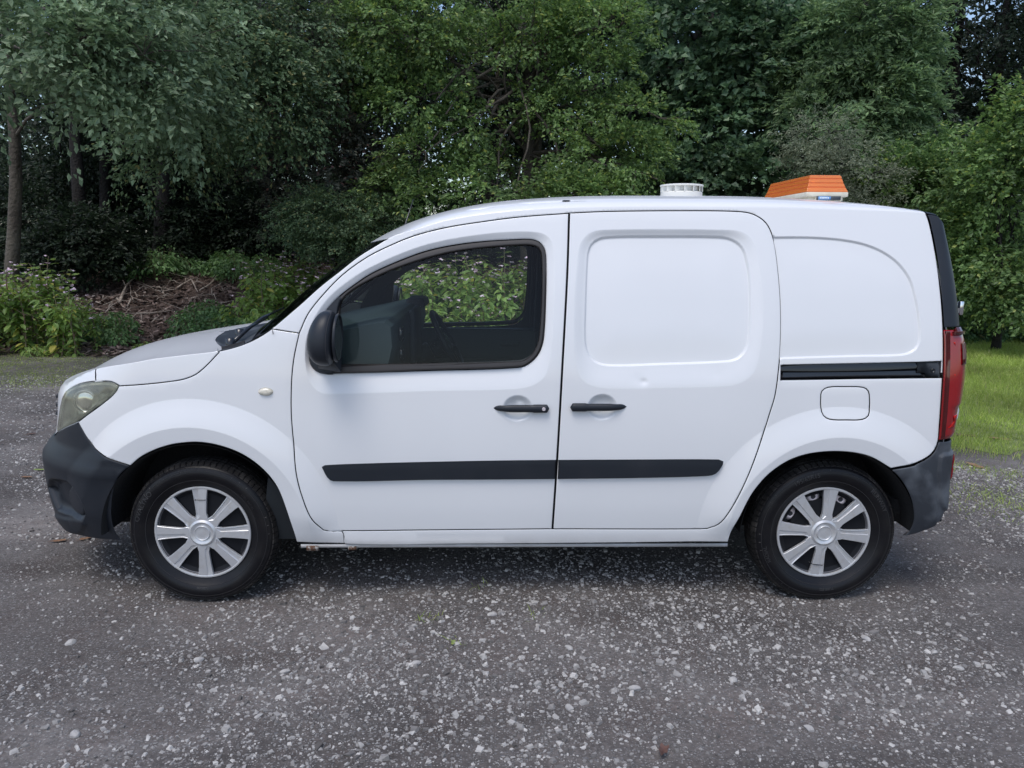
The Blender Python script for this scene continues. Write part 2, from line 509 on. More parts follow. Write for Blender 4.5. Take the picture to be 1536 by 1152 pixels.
def sdf(P, poly):
    """positive inside"""
    sh = P.shape[:-1]; Q = P.reshape(-1, 2)
    d = seg_dist(Q, poly)
    return np.where(inside(Q, poly), d, -d).reshape(sh)

def area(poly):
    B = np.roll(poly, -1, 0)
    return 0.5 * (poly[:, 0] * B[:, 1] - B[:, 0] * poly[:, 1]).sum()

def offset(poly, d):
    """move a closed polygon inward by d"""
    s = 1 if area(poly) > 0 else -1
    e = np.roll(poly, -1, 0) - poly
    e /= np.linalg.norm(e, axis=1)[:, None].clip(1e-9)
    n = np.stack([-e[:, 1], e[:, 0]], 1) * s
    n0 = np.roll(n, 1, 0)
    b = n + n0
    b /= (b ** 2).sum(1)[:, None].clip(0.4) / 2
    return poly + b * d

def dedupe(p, eps=0.0012):
    keep = [p[0]]
    for q in p[1:]:
        if np.hypot(*(q - keep[-1])) > eps: keep.append(q)
    if np.hypot(*(keep[-1] - keep[0])) <= eps: keep.pop()
    return np.array(keep)

def resample(p, step):
    out = []
    for i in range(len(p)):
        a, b = p[i], p[(i + 1) % len(p)]
        k = max(1, int(math.ceil(np.hypot(*(b - a)) / step)))
        out += [a + (b - a) * j / k for j in range(k)]
    return np.array(out)

def px(pts, step=6, closed=False):
    c = catmull(pts, step, closed)
    r = [unproj(*q) for q in c]
    r = [q for q in r if q is not None]
    return np.array(r)

def join(*segs):
    return dedupe(np.vstack([np.asarray(s, float) for s in segs]))

ARCH_F, ARCH_R = (-1.3485, 0.29), (1.3485, 0.29)
def global_disp(a, h):
    d = np.zeros(np.broadcast(a, h).shape)
    for (cx, cz), r1, r2 in ((ARCH_F, 0.60, 0.485), (ARCH_R, 0.575, 0.45)):
        r = np.hypot(a - cx, h - cz)
        t = np.clip((r1 - r) / (r1 - r2), 0, 1)
        t = np.where(r > r2 + 0.0, t, 1.0)
        fade = sstep(0.22, 0.40, h) * (1 - sstep(-1.9, -2.2, a))
        d = d + 0.027 * (t * t * (3 - 2 * t) * 0.25 + t * 0.75) * fade - 0.011 * np.clip((r2 - r) / 0.09, 0, 1) * fade
    return d

def surf(ah, disp):
    a, h = ah[..., 0], ah[..., 1]
    return skin(a, h), a, h

def full_points(ah, disp, normals=True):
    e = 8e-4
    def base_n(q):
        a, h = q[:, 0], q[:, 1]
        da = skin(a + e, h) - skin(a - e, h); dh = skin(a, h + e) - skin(a, h - e)
        n = np.cross(da, dh)
        return n / np.linalg.norm(n, axis=1)[:, None].clip(1e-12)
    def P(q):
        return skin(q[:, 0], q[:, 1]) + base_n(q) * disp(q)[:, None]
    p = P(ah)
    if not normals: return p, None
    c = EDGE_H(ah[:, 0]) + LT - ah[:, 1] < 2 * e          # step inward at the centre line
    sh = np.where(c, -e, e)[:, None]
    da = P(ah + [e, 0]) - p; dh = (P(ah + sh * [0, 1]) - p) / sh
    n = np.cross(da, dh)
    return p, n / np.linalg.norm(n, axis=1)[:, None].clip(1e-12)

OPEN = {}
def closed_of(f): return id(f) not in OPEN
def openline(f):
    """mark a feature line as open"""
    OPEN[id(f)] = f
    return f
def resample_any(f, step):
    if closed_of(f): return resample(f, step)
    return np.vstack([resample(f, step)[:-max(1, int(math.ceil(np.hypot(*(f[0] - f[-1])) / step)))], f[-1:]])
def offset_any(f, d):
    g = resample_any(f, 0.010)
    if closed_of(f): return offset(g, d)
    t = np.gradient(g, axis=0); t /= np.linalg.norm(t, axis=1)[:, None].clip(1e-9)
    return g + np.stack([-t[:, 1], t[:, 0]], 1) * d

def panel(name, outline, material, parent, holes=(), disp=None, feats=(), gap=0.0022, flange=0.016, sp=0.028, fine=0.009,
          fine_w=0.026, mirror=True, sym=False, use_global=True, roll=0.0035, roll_d=0.0012, inner=None, mats2=None):
    """Cut a panel out of the skin. outline, holes: closed polygons in (a, h)."""
    out = offset(outline, gap) if gap else outline
    out = resample(dedupe(out), 0.022)
    hs = [resample(dedupe(offset(h_, -gap) if gap else h_), 0.022) for h_ in holes]
    def D(q):
        d = global_disp(q[:, 0], q[:, 1]) if use_global else np.zeros(len(q))
        if disp is not None: d = d + disp(q)
        if roll:
            s = sdf(q, out)
            for h_ in hs: s = np.minimum(s, -sdf(q, h_))
            # no roll along the centre line
            cl = np.minimum(np.abs(q[:, 1] - EDGE_H(q[:, 0]) - LT), np.minimum(np.abs(q[:, 0] - A0), np.abs(q[:, 0] - A1)))
            s = np.where(cl < 0.03, 1.0, s)
            d = d - roll_d * (np.clip(roll - s, 0, 2 * roll) / roll) ** 2
        return d
    lo, hi = out.min(0), out.max(0)
    loops = [out] + hs
    if roll: loops_soft = [offset(out, roll)] + [offset(h_, -roll) for h_ in hs]
    else: loops_soft = []
    pts = []
    gx, gy = np.meshgrid(np.arange(lo[0], hi[0], sp), np.arange(lo[1], hi[1], sp * 0.87), indexing='ij')
    gx = gx + (np.arange(gx.shape[1]) % 2)[None, :] * sp / 2
    G = np.stack([gx.ravel(), gy.ravel()], 1)
    lines = loops + loops_soft
    def clear(G, d0):
        k = inside(G, out)
        G = G[k]
        for h_ in hs: G = G[~inside(G, h_)]
        for l_ in lines:
            if len(G): G = G[seg_dist(G, l_) > d0]
        return G
    G = clear(G, sp * 0.5)
    rings = [r_ for r_ in (0.0035, 0.0075, 0.013, 0.020) if r_ <= fine_w]
    fo = [(offset_any(f_, s_ * r_), f_, r_) for f_ in feats for r_ in rings for s_ in (1, -1)]
    for f_ in feats: G = G[seg_dist(G, f_, closed_of(f_)) > (max(rings) + sp * 0.4 if rings else 0.003)]
    pts.append(G)
    for F, f0, r_ in fo:
        F = F[::1]
        F = F[seg_dist(F, f0, closed_of(f0)) > r_ * 0.8]
        F = clear(F, 0.0022) if len(F) else F
        for f2 in feats:
            if f2 is not f0 and len(F): F = F[seg_dist(F, f2, closed_of(f2)) > 0.0025]
        if len(F): pts.append(F)
    verts, edges = [], []
    def add_loop(l_):
        o = len(verts); verts.extend([Vector(q) for q in l_]); n = len(l_)
        edges.extend([(o + i, o + (i + 1) % n) for i in range(n)])
    for l_ in loops: add_loop(l_)
    nb = len(verts)
    for l_ in loops_soft:
        k = l_[inside(l_, out)]
        verts.extend([Vector(q) for q in k])
    for f_ in feats:
        k = resample_any(f_, 0.010)
        ok = inside(k, out)
        for h_ in hs: ok &= ~inside(k, h_)
        ok &= np.min([seg_dist(k, l_) for l_ in loops], 0) > 0.004
        o = len(verts); idx = {}
        for i, q in enumerate(k):
            if ok[i]: idx[i] = len(verts); verts.append(Vector(q))
        for i in range(len(k) if closed_of(f_) else len(k) - 1):
            j = (i + 1) % len(k)
            if ok[i] and ok[j]: edges.append((idx[i], idx[j]))
    for G in pts: verts.extend([Vector(q) for q in G])
    V, E, F_, ov, oe, of = delaunay_2d_cdt(verts, edges, [], 0, 1e-6)
    V = np.array([tuple(v) for v in V]); T = np.array([f for f in F_ if len(f) == 3])
    c = V[T].mean(1)
    k = inside(c, out)
    for h_ in hs: k &= ~inside(c, h_)
    T = T[k]
    ar = (V[T[:, 1]] - V[T[:, 0]]); br = (V[T[:, 2]] - V[T[:, 0]])
    cr = ar[:, 0] * br[:, 1] - ar[:, 1] * br[:, 0]
    T = T[np.abs(cr) > 1e-9]; cr = cr[np.abs(cr) > 1e-9]
    T[cr < 0] = T[cr < 0][:, ::-1]
    used = np.unique(T); rem = np.full(len(V), -1); rem[used] = np.arange(len(used)); V = V[used]; T = rem[T]
    P, N = full_points(V, D)
    # boundary edges get a folded-in flange
    e = np.concatenate([T[:, [0, 1]], T[:, [1, 2]], T[:, [2, 0]]])
    key = {}
    for q in e: key[tuple(sorted(q))] = key.get(tuple(sorted(q)), 0) + 1
    be = [q for q in e if key[tuple(sorted(q))] == 1]
    def centre(q):
        return abs(q[1] - float(EDGE_H(q[0])) - LT) < 0.004 or abs(q[0] - A0) < 0.004 or abs(q[0] - A1) < 0.004
    be = [q for q in be if not (centre(V[q[0]]) and centre(V[q[1]]))]
    faces = [tuple(t) for t in T]; mi = [0] * len(faces)
    ln = [N[i] for t in T for i in t]
    verts3 = list(P)
    if flange and be:
        for depth0, depth1, m_ in ((0.0, min(0.005, flange), 0), (min(0.005, flange), flange, 1)):
            if depth1 <= depth0: continue
            mp = {}
            for q in be:
                for i in q:
                    if i not in mp:
                        mp[i] = len(verts3); verts3.append(P[i] - N[i] * depth0); verts3.append(P[i] - N[i] * depth1)
            for (i, j) in be:
                a_, b_ = mp[i], mp[j]
                f_ = (b_, a_, a_ + 1, b_ + 1)
                pa = [np.array(verts3[x]) for x in f_]
                n_ = np.cross(pa[1] - pa[0], pa[2] - pa[0]); n_ = n_ / max(np.linalg.norm(n_), 1e-12)
                faces.append(f_); mi.append(m_); ln += [n_] * 4
    verts3 = np.array(verts3); ln = np.array(ln)
    ml = [material, mats2 or M['seam']]
    flip = np.array([1, -1, 1])
    fl = []; k = 0; lnm = []
    for f_ in faces:
        fl.append(f_[::-1]); lnm += [ln[k + x] * flip for x in range(len(f_))][::-1]; k += len(f_)
    if sym:
        nv = len(verts3)
        allv = np.concatenate([verts3, verts3 * flip])
        return mesh_ob(name, allv, faces + [tuple(i + nv for i in f_) for f_ in fl], ml, parent, mi=mi + mi, loopn=np.concatenate([ln, np.array(lnm)]))
    o = mesh_ob(name, verts3, faces, ml, parent, mi=mi, loopn=ln)
    if mirror:
        o2 = mesh_ob(name, verts3 * flip, fl, ml, parent if mirror is True else mirror, mi=mi, loopn=np.array(lnm))
        return o, o2
    return o

def slab(name, outline, material, parent, thick, holes=(), base=0.0, mirror=True, sp=0.03, bev=0.004, disp=None, **kw):
    """a raised piece with rounded edges standing off the skin"""
    def d(q):
        s = sdf(q, outline)
        for h_ in holes: s = np.minimum(s, -sdf(q, h_))
        t = np.clip(s / bev, 0, 1)
        r = base + thick * np.sqrt(np.clip(1 - (1 - t) ** 2, 0, 1))
        return r + (disp(q) if disp else 0)
    rings = [offset(outline, bev * k) for k in (0.35, 1.0)]
    for h_ in holes: rings += [offset(h_, -bev * k) for k in (0.35, 1.0)]
    return panel(name, outline, material, parent, holes=holes, disp=d, feats=rings, gap=0, flange=0.012 + abs(base), roll=0, sp=sp,
                 fine=0.012, fine_w=0.002, mirror=mirror, mats2=material, **kw)

def amber_lens_material():
    m = M['amber']; nt = m.node_tree; b = nt.nodes["Principled BSDF"]; out = nt.nodes["Material Output"]
    t = nt.nodes.new("ShaderNodeBsdfTransparent"); t.inputs[0].default_value = (1.0, 0.42, 0.10, 1)
    x = nt.nodes.new("ShaderNodeMixShader"); x.inputs[0].default_value = 0.30
    nt.links.new(b.outputs[0], x.inputs[1]); nt.links.new(t.outputs[0], x.inputs[2]); nt.links.new(x.outputs[0], out.inputs[0])
amber_lens_material()
M['amber_inner'] = mat("beacon_reflector", (0.95, 0.75, 0.35), 0.25, metal=0.3)
# ------------------------------------------------------------------ the van
build_bvh()
van = tag(empty("parked_van", (0, 0, 0)), "small white panel van with black bumpers and an amber roof light bar parked side-on", "van")
CL = lambda a: (a, float(EDGE_H(a)) + LT)       # a point on the centre line

def clampE(q, d=0.0):
    q = q.copy(); q[:, 1] = np.minimum(q[:, 1], EDGE_H(q[:, 0]) - 0.001 + d); return q
# shared seam lines, traced along the near side
seam_front = px([(448.7, 499.7), (440.6, 538.7), (437.2, 575.6), (437, 622.5), (441, 669), (446.5, 710), (457.5, 747.5), (470, 775.6), (486, 793.5)])
seam_ftop = clampE(px([(448.7, 499.7), (462.5, 470), (487.5, 438.7), (515.6, 410.6), (550, 386), (579, 371), (618.7, 354.5), (668, 341.5), (725.7, 332.2), (780, 325.4), (853, 319.8)]))
seam_fbot = px([(486, 793.5), (497, 796.2), (640, 795.2), (828, 793.5)])
seam_b = px([(853, 320), (850, 413.8), (842.5, 555), (835.5, 680), (828, 793)])
seam_stop = clampE(px([(853.3, 319.6), (908.5, 317.2), (1026.6, 316), (1103, 317), (1127, 320.3), (1144.7, 330), (1155, 344), (1162.4, 369), (1168, 412.8), (1171, 457), (1171, 510), (1168, 553), (1162.6, 593), (1154, 622), (1147, 644), (1129.4, 689), (1108.6, 734), (1091, 765), (1076, 784), (1060, 792)]))
seam_sbot = px([(1060, 792), (1045, 793.6), (832, 793.6)])
pillar_seam = clampE(px([(407.8, 493.2), (427, 496.5), (448.7, 499.7)]))
cowl_side = np.array([(a, float(EDGE_H(a)) - 0.001) for a in np.linspace(-1.207, -1.003, 16)])
shutline = clampE(px([(179, 579), (205, 577.5), (233, 575), (258, 572), (275, 569), (293, 562), (308, 550), (321, 536.7), (332, 524.5)]))
lamp_top = px([(86, 646), (89, 622), (93, 600), (99, 587), (106, 581.5), (121, 575), (143, 571.8), (167, 572.6), (178.5, 578.5)])
lamp_bot = px([(178.5, 578.5), (175, 586), (167, 595), (156, 604), (144, 613), (130, 623), (117, 632.8), (104, 638.5), (87, 647)])
bump_top = px([(117, 633.2), (124, 646), (132, 659), (143, 671), (157, 679.5), (171, 686.5), (199, 696.8)])
arch_f = px([(199, 696.8), (214, 684), (233, 674), (250, 668), (267, 664), (300, 661.7), (333, 667), (367, 680), (396, 701), (417, 727), (431, 762), (441, 795), (445, 812)])
arch_fb = px([(199, 696.8), (186, 708.7), (176, 726), (171.5, 749), (171, 779), (176, 802), (183.5, 811.0)])
arch_r = px([(1091.5, 811), (1097, 792), (1108.6, 770), (1122, 744), (1132, 729), (1150, 709), (1174.6, 691.5), (1199, 681.5), (1226.7, 676.5), (1254.5, 675.4), (1282, 678), (1305, 684.5), (1332.6, 700.4)])
quarter_rear = clampE(px([(1387, 315), (1394, 335), (1403, 379), (1410, 431), (1414, 483), (1415, 538.6), (1412.6, 587), (1409, 639), (1407, 661.5), (1402, 674), (1390, 684), (1365.6, 693), (1332.6, 700.4)]), 0.0)
sill_bot = px([(1091.5, 811.5), (900, 814), (700, 815.5), (517, 815.5), (516, 805), (513.5, 797.3)])
print("skin range check", cowl_side[0], cowl_side[-1], seam_stop[0], quarter_rear[0], lamp_top[0], lamp_bot[-1])

# --- wing
a_he = lambda a, d=0.0: (a, float(EDGE_H(a)) + d)
wing_ol = join(shutline, cowl_side, pillar_seam, seam_front, px([(486, 793.7), (500, 797), (513, 797.3), (516, 806), (516.5, 815.5)]),
               px([(516.5, 815.5), (445, 812.8)]), arch_f[::-1], bump_top[::-1], lamp_bot[::-1])
wing, wing2 = panel("front_wing", wing_ol, M['paint'], van, feats=[arc_feat(ARCH_F, 0.60, 5, 178), arc_feat(ARCH_F, 0.485, 5, 178)], fine_w=0.014)
# --- bonnet
bon_rear = px([(336, 522), (328, 516), (323.5, 509), (333, 500), (350, 492), (370, 486.5)])
print("bon_rear", bon_rear[0], bon_rear[-1])
nose_seam_a = unproj(143, 556)[0]
bonnet_ol = join(px([(144, 571.6), (167, 572.5), (178.5, 578.2)]), shutline, bon_rear, [CL(-1.43)],
                 [(a, float(EDGE_H(a)) + LT) for a in np.linspace(-1.5, cv(-2.15), 8)],
                 [(cv(-2.13), float(EDGE_H(cv(-2.13))) + LT * q) for q in (0.8, 0.6, 0.4, 0.2)], [(nose_seam_a - 0.02, float(EDGE_H(nose_seam_a)) + 0.03)], px([(143, 556), (143.5, 571.6)]))
crease_b = openline(np.array([(a, float(EDGE_H(a))) for a in np.linspace(-1.24, cv(-2.02), 50)]))
bonnet = panel("bonnet", bonnet_ol, M['paint'], van, sym=True, sp=0.03, feats=[crease_b])
# --- nose panel round the grille
lt2 = lamp_top
nose_ol = join([(nose_seam_a - 0.03, float(EDGE_H(nose_seam_a)) + 0.03)], [(cv(-2.14), float(EDGE_H(cv(-2.13))) + LT * q) for q in (0.2, 0.4, 0.6, 0.8, 1.0)],
               [(A0, float(EDGE_H(A0)) + LT), (A0, 0.66)], [(cv(-2.45), 0.655), (lamp_bot[-1][0] - 0.12, 0.65), tuple(lamp_bot[-1])], lamp_top[:-4], px([(142.5, 571.8), (142.5, 556)]))
nose = panel("nose_panel", nose_ol, M['paint'], van, sym=True)
gr_ol = np.array([(-2.36, 0.72), (-2.34, 0.82), (A0, 0.84), (A0, 0.72)])
def half_strip(a0, a1, h0, h1): return np.array([(a0, h0), (a0, h1), (a1, h1), (a1, h0)])
grille = panel("grille", half_strip(cv(-2.36), A0, 0.70, 0.835), M['gloss_black'], van, sym=True, disp=lambda q: np.full(len(q), 0.004), roll=0, gap=0)
for hh in (0.725, 0.765, 0.805):
    panel("slat", half_strip(cv(-2.37), A0, hh, hh + 0.014), M['plastic_worn'], grille, sym=True, disp=lambda q: np.full(len(q), 0.016), roll=0, gap=0, sp=0.05)
# --- front bumper
def fog_disp(q):
    rec = sdf(q, fog_ol)
    lip = sdf(q, lip_ol)
    d = -0.035 * sstep(0.0, 0.03, rec)
    d = d + 0.010 * sstep(-0.012, 0.010, lip) + 0.014 * sstep(0.515, 0.565, q[:, 1]) * (1 - sstep(0.565, 0.60, q[:, 1])) * 0.5
    return d
fog_ol = px([(73, 718), (85, 717), (100, 721), (115, 731), (129, 747), (135, 763), (133, 776), (110, 775), (92, 770), (76, 760)], closed=True)
lip_ol = px([(74, 764), (84, 771), (100, 777), (131, 778), (133, 783), (118, 800), (92, 789), (78, 776)], closed=True)
lb = lamp_bot[-1]
fb_ol = join([tuple(lb)], [(lb[0] - 0.12, 0.645), (cv(-2.45), 0.648), (A0, 0.655), (A0, 0.20), (cv(-2.45), 0.205), (cv(-2.25), 0.22)],
             px([(92, 790), (113, 802), (150, 809.2), (182, 811)]), arch_fb[::-1], bump_top[::-1], lamp_bot[-14:])
fb_ol = dedupe(fb_ol)
front_bumper = panel("front_bumper", fb_ol, M['plastic'], van, sym=True, disp=fog_disp, feats=[fog_ol, lip_ol], fine_w=0.014, fine=0.010, roll=0.006, roll_d=0.003)
tag(panel("fog_lamp_cover", px([(108, 728), (118, 737), (128, 750), (133, 765), (129, 772), (117, 772), (106, 765), (99, 752), (98, 738)], closed=True),
      M['plastic'], van, disp=lambda q: -0.012 + 0 * q[:, 0], roll=0.01, roll_d=0.006)[0], "dark blank fog lamp cover")
# --- headlamps
lamp_ol = join(lamp_top, lamp_bot)
lens = panel("headlight", lamp_ol, M['lens'], van, disp=lambda q: 0.003 + 0.007 * sstep(0.0, 0.05, sdf(q, lamp_ol)), mats2=M['lens'], flange=0.012)
for k, lobj in enumerate(lens):
    inn_ol = offset(lamp_ol, 0.012)
    sgn = 1 if k == 0 else -1
    cc = lamp_ol.mean(0)
    def bowl(q, cc=cc):
        s = sdf(q, inn_ol)
        r = np.hypot(q[:, 0] - cc[0] + 0.03, (q[:, 1] - cc[1]) * 0.8)
        return -0.012 - 0.035 * sstep(0, 0.035, s) - 0.03 * (1 - sstep(0.02, 0.075, r))
    rf = panel("reflector_or_glint", lamp_ol, M['lamp_inner'], lobj, disp=bowl, gap=0.001, sp=0.015, flange=0.0, roll=0, mirror=False)
    ch = panel("bezel", offset(lamp_ol, 0.002), M['lamp_inner'], lobj, holes=[offset(lamp_ol, 0.016)], disp=lambda q: -0.004 + 0 * q[:, 0], sp=0.03, flange=0.004, roll=0, gap=0, mirror=False)
    bb = MB()
    pc = full_points(np.array([[cc[0] - 0.01, cc[1] + 0.008]]), lambda q: -0.045 + 0 * q[:, 0])[0][0]
    for (rr, dd) in ((0.044, 0.0),):
        bb.lathe([(0.001, 0.004), (0.02, 0.006), (0.036, 0.0), (0.044, -0.004), (0.046, 0.006), (0.049, 0.008), (0.052, -0.01)], c=(pc[0], pc[1], pc[2]), n=32)
    bb.ob("bulb_ring", M['chrome'], lobj)
    if k == 1:
        for ch_ in lobj.children:
            ch_.scale = (1, -1, 1)
# --- front doors
win_outer = px([(463, 520), (470, 495), (487, 467), (508, 443.5), (531, 425.5), (556, 409), (594, 391.5), (637.5, 375.5), (681, 366), (728, 360.3), (775, 357.6), (797, 357.6), (809, 361.5), (816.5, 371), (819.3, 386), (819, 445), (815.6, 507.5), (809, 529), (797, 543), (781, 551), (650, 556), (500, 560), (478, 559), (465, 547)], closed=True)
glass_ol = px([(509, 470), (512, 451), (525, 437), (550, 421.6), (587.5, 404), (637.5, 387), (681, 376.5), (728, 370.3), (775, 366.8), (797, 366.8), (808, 371), (812.5, 383), (813, 445), (809, 504), (804.7, 520), (794, 535), (780, 541.5), (640, 545), (512, 546.5, ), (503, 546), (505, 500)], closed=True)
win_soft = px([(462, 500), (480, 462), (505, 434), (552, 402), (636, 367), (728, 350), (800, 347), (824, 356), (832, 385), (832, 450), (828, 520), (820, 560), (800, 577), (770, 583), (640, 586), (510, 590), (480, 588), (464, 570), (458, 535)], closed=True)
def bowl_at(u, v, ru, rv, depth):
    c = unproj(u, v)
    ru, rv = ru / 355.0, rv / 350.0
    def f(q):
        r = np.hypot((q[:, 0] - c[0]) / ru, (q[:, 1] - c[1]) / rv)
        return -depth * (1 - sstep(0.55, 1.0, r))
    th = np.linspace(0, 2 * math.pi, 40, endpoint=False)
    ring = np.stack([c[0] + ru * np.cos(th), c[1] + rv * np.sin(th)], 1)
    return f, ring, c
b1, ring1, c1 = bowl_at(776.5, 612.5, 23, 20, 0.016)
def fdoor_disp(q):
    si, so = sdf(q, win_outer), sdf(q, win_soft)
    t = np.clip(so / np.maximum(so - np.minimum(si, 0), 1e-6), 0, 1)
    t = np.where(so < 0, 0, np.where(si > 0, 1, t))
    return -0.016 * (0.75 * t + 0.25 * t * t * (3 - 2 * t)) + b1(q)
fdoor_ol = join(seam_ftop, seam_b[:, :], seam_fbot[::-1], seam_front[::-1])
fd = panel("front_door", fdoor_ol, M['paint'], van, holes=[win_outer], disp=fdoor_disp, feats=[win_soft, offset(win_outer, -0.006), ring1, arc_feat(ARCH_F, 0.60, 5, 60)], fine_w=0.022, fine=0.010, flange=0.03)
for k, d in enumerate(fd):
    P_ = lambda *a_, **k_: panel(*a_, mirror=False, **k_)
    kids = []
    kids.append(slab("window_seal", offset(win_outer, 0.0015), M['rubber'], d, 0.010, holes=[glass_ol], base=-0.017, bev=0.006, mirror=False))
    kids.append(panel("window_glass", offset(glass_ol, -0.008), M['glass'], d, disp=lambda q: -0.020 + 0 * q[:, 0], flange=0, gap=0, roll=0, sp=0.06, mirror=False, use_global=False))
    # bright-edged belt moulding and the sail the mirror stands on
    kids.append(slab("belt_moulding", px([(499, 549.5), (640, 547.5), (782, 543.5), (783, 550), (640, 555.5), (499, 559)], closed=True), M['rubber'], d, 0.012, base=-0.010, bev=0.006, mirror=False))
    kids.append(slab("mirror_sail", px([(463.5, 520), (470.5, 495), (487, 467), (508.5, 443.5), (512, 447), (508, 462), (504, 500), (502, 558.5), (478, 558.5), (465, 546)], closed=True), M['plastic'], d, 0.010, base=-0.008, bev=0.008, mirror=False))
    mould = px([(482.5, 700.5, 'c'), (487, 697.8), (560, 694.8), (638.7, 692.8), (740, 690.8), (834.2, 689.8, 'c'), (833.2, 718.6, 'c'), (740, 719.4), (638.7, 720), (500, 722), (491, 716.5)], closed=True)
    kids.append(slab("side_moulding", mould, M['gloss_black'] if False else M['plastic'], d, 0.014, base=0.0, bev=0.008, mirror=False))
    if k == 1:
        for o in kids: o.scale = (1, -1, 1)

# door pull handles: a bar bridging the bowl
def door_handle(parent, u0, u1, v, key_right, mirror):
    s = MB()
    a0, h0 = unproj(u0, v); a1, h1 = unproj(u1, v)
    n = 26
    prof = []
    for i in range(n + 1):
        t = i / n
        tt = t if key_right else 1 - t
        r = 0.0155 * min(1, math.sqrt(max(0, tt / 0.10))) if tt < 0.10 else 0.0155
        r *= (0.80 + 0.20 * sstep(0.12, 0.35, tt)) if tt < 0.7 else 1.0
        if tt > 0.70: r = 0.0175
        if tt > 0.95: r = 0.0175 * math.sqrt(max(0.02, 1 - ((tt - 0.95) / 0.05) ** 2))
        prof.append(max(r, 0.0012))
    ring = []
    for i in range(n + 1):
        a, h = a0 + (a1 - a0) * i / n, h0 + (h1 - h0) * i / n
        b = full_points(np.array([[a, h]]), lambda q: global_disp(q[:, 0], q[:, 1]))[0][0]
        t = i / n; tt = t if key_right else 1 - t
        lift = 0.014 * sstep(0.0, 0.25, tt)
        for k in range(12):
            th = 2 * math.pi * k / 12
            ring.append((b[0], b[1] - lift - 0.011 * math.cos(th) * prof[i] / 0.0155, b[2] + prof[i] * math.sin(th)))
    f = []
    for i in range(n):
        for k in range(12):
            p, q = i * 12 + k, i * 12 + (k + 1) % 12
            f.append((p, q, q + 12, p + 12))
    f.append(tuple(range(12))[::-1]); f.append(tuple(range(n * 12, n * 12 + 12)))
    s.add(ring, f)
    o = s.ob("handle", M['plastic'], parent, auto=50)
    tk = 0.90 if key_right else 0.10
    ak, hk = a0 + (a1 - a0) * tk, h0 + (h1 - h0) * tk
    kp = full_points(np.array([[ak, hk]]), lambda q: global_disp(q[:, 0], q[:, 1]))[0][0]
    k_ = None
    if key_right:
        k_ = MB().lathe([(0.0001, 0.0), (0.004, 0.0015), (0.0065, 0.002), (0.0078, -0.001)], c=(kp[0], kp[1] - 0.0262, kp[2]), n=20).ob("lock", M['steel'], parent)
    if mirror:
        o.scale = (1, -1, 1)
        if k_: k_.scale = (1, -1, 1)
for k, d in enumerate(fd): door_handle(d, 740.5, 823.5, 612, True, k == 1)
# --- sliding doors
sp_in = px([(880.5, 392), (883.5, 371.5), (892, 359.7), (908.5, 353.5), (997, 352), (1079.7, 353), (1100, 357), (1115, 368.5), (1122.5, 389), (1127, 415.8), (1128.4, 457), (1127, 498.4), (1121, 525), (1106, 539.7), (1085.6, 543.5), (997, 547), (914.5, 549), (893.8, 544), (882, 531), (877.5, 510), (878, 457)], closed=True)
sp_out = px([(866, 400), (870, 368), (883, 350), (905, 344), (1090, 344), (1117, 349), (1131, 364), (1140, 400), (1146, 460), (1142, 520), (1133, 555), (1118, 570), (1095, 578), (1000, 581), (915, 582), (883, 576), (868, 560), (862, 520), (862, 450)], closed=True)
b2, ring2, c2 = bowl_at(903.5, 610.5, 23, 20, 0.016)
dents = [(unproj(966, 573), 0.016, 0.004), (unproj(958, 569), 0.03, 0.002), (unproj(1076, 560), 0.03, 0.0015)]
def sdoor_disp(q):
    si, so = sdf(q, sp_in), sdf(q, sp_out)
    t = np.clip(so / np.maximum(so - np.minimum(si, 0), 1e-6), 0, 1)
    t = np.where(so < 0, 0, np.where(si > 0, 1, t))
    d = -0.013 * (0.6 * t + 0.4 * t * t * (3 - 2 * t)) - 0.009 * sstep(-0.002, 0.009, si) + 0.004 * sstep(0.0, 0.16, si) + b2(q)
    for c_, r_, dd in dents:
        d = d - dd * np.exp(-((q[:, 0] - c_[0]) ** 2 + ((q[:, 1] - c_[1]) * 1.3) ** 2) / r_ ** 2)
    return d
sdoor_ol = join(seam_stop, seam_sbot, seam_b[::-1] + [0.0045, 0])
dent_ring = np.array([(dents[0][0][0] + 0.025 * math.cos(t), dents[0][0][1] + 0.018 * math.sin(t)) for t in np.linspace(0, 6.28, 16, endpoint=False)])
sd_ = panel("sliding_door", sdoor_ol, M['paint'], van, disp=sdoor_disp, feats=[sp_out, sp_in, offset(sp_in, 0.009), ring2, dent_ring, arc_feat(ARCH_R, 0.575, 110, 179), arc_feat(ARCH_R, 0.45, 110, 179)], fine_w=0.02, fine=0.009, flange=0.03)
mould2 = px([(837.5, 689.8, 'c'), (960, 689.2), (1078, 689.2), (1085, 692), (1082, 701), (1074, 710.5), (1062, 714), (960, 717), (836.5, 718.6, 'c')], closed=True)
for k, d in enumerate(sd_):
    door_handle(d, 855, 939.5, 610, False, k == 1)
    o = slab("side_moulding", mould2, M['plastic'], d, 0.014, bev=0.008, mirror=False)
    if k == 1: o.scale = (1, -1, 1)
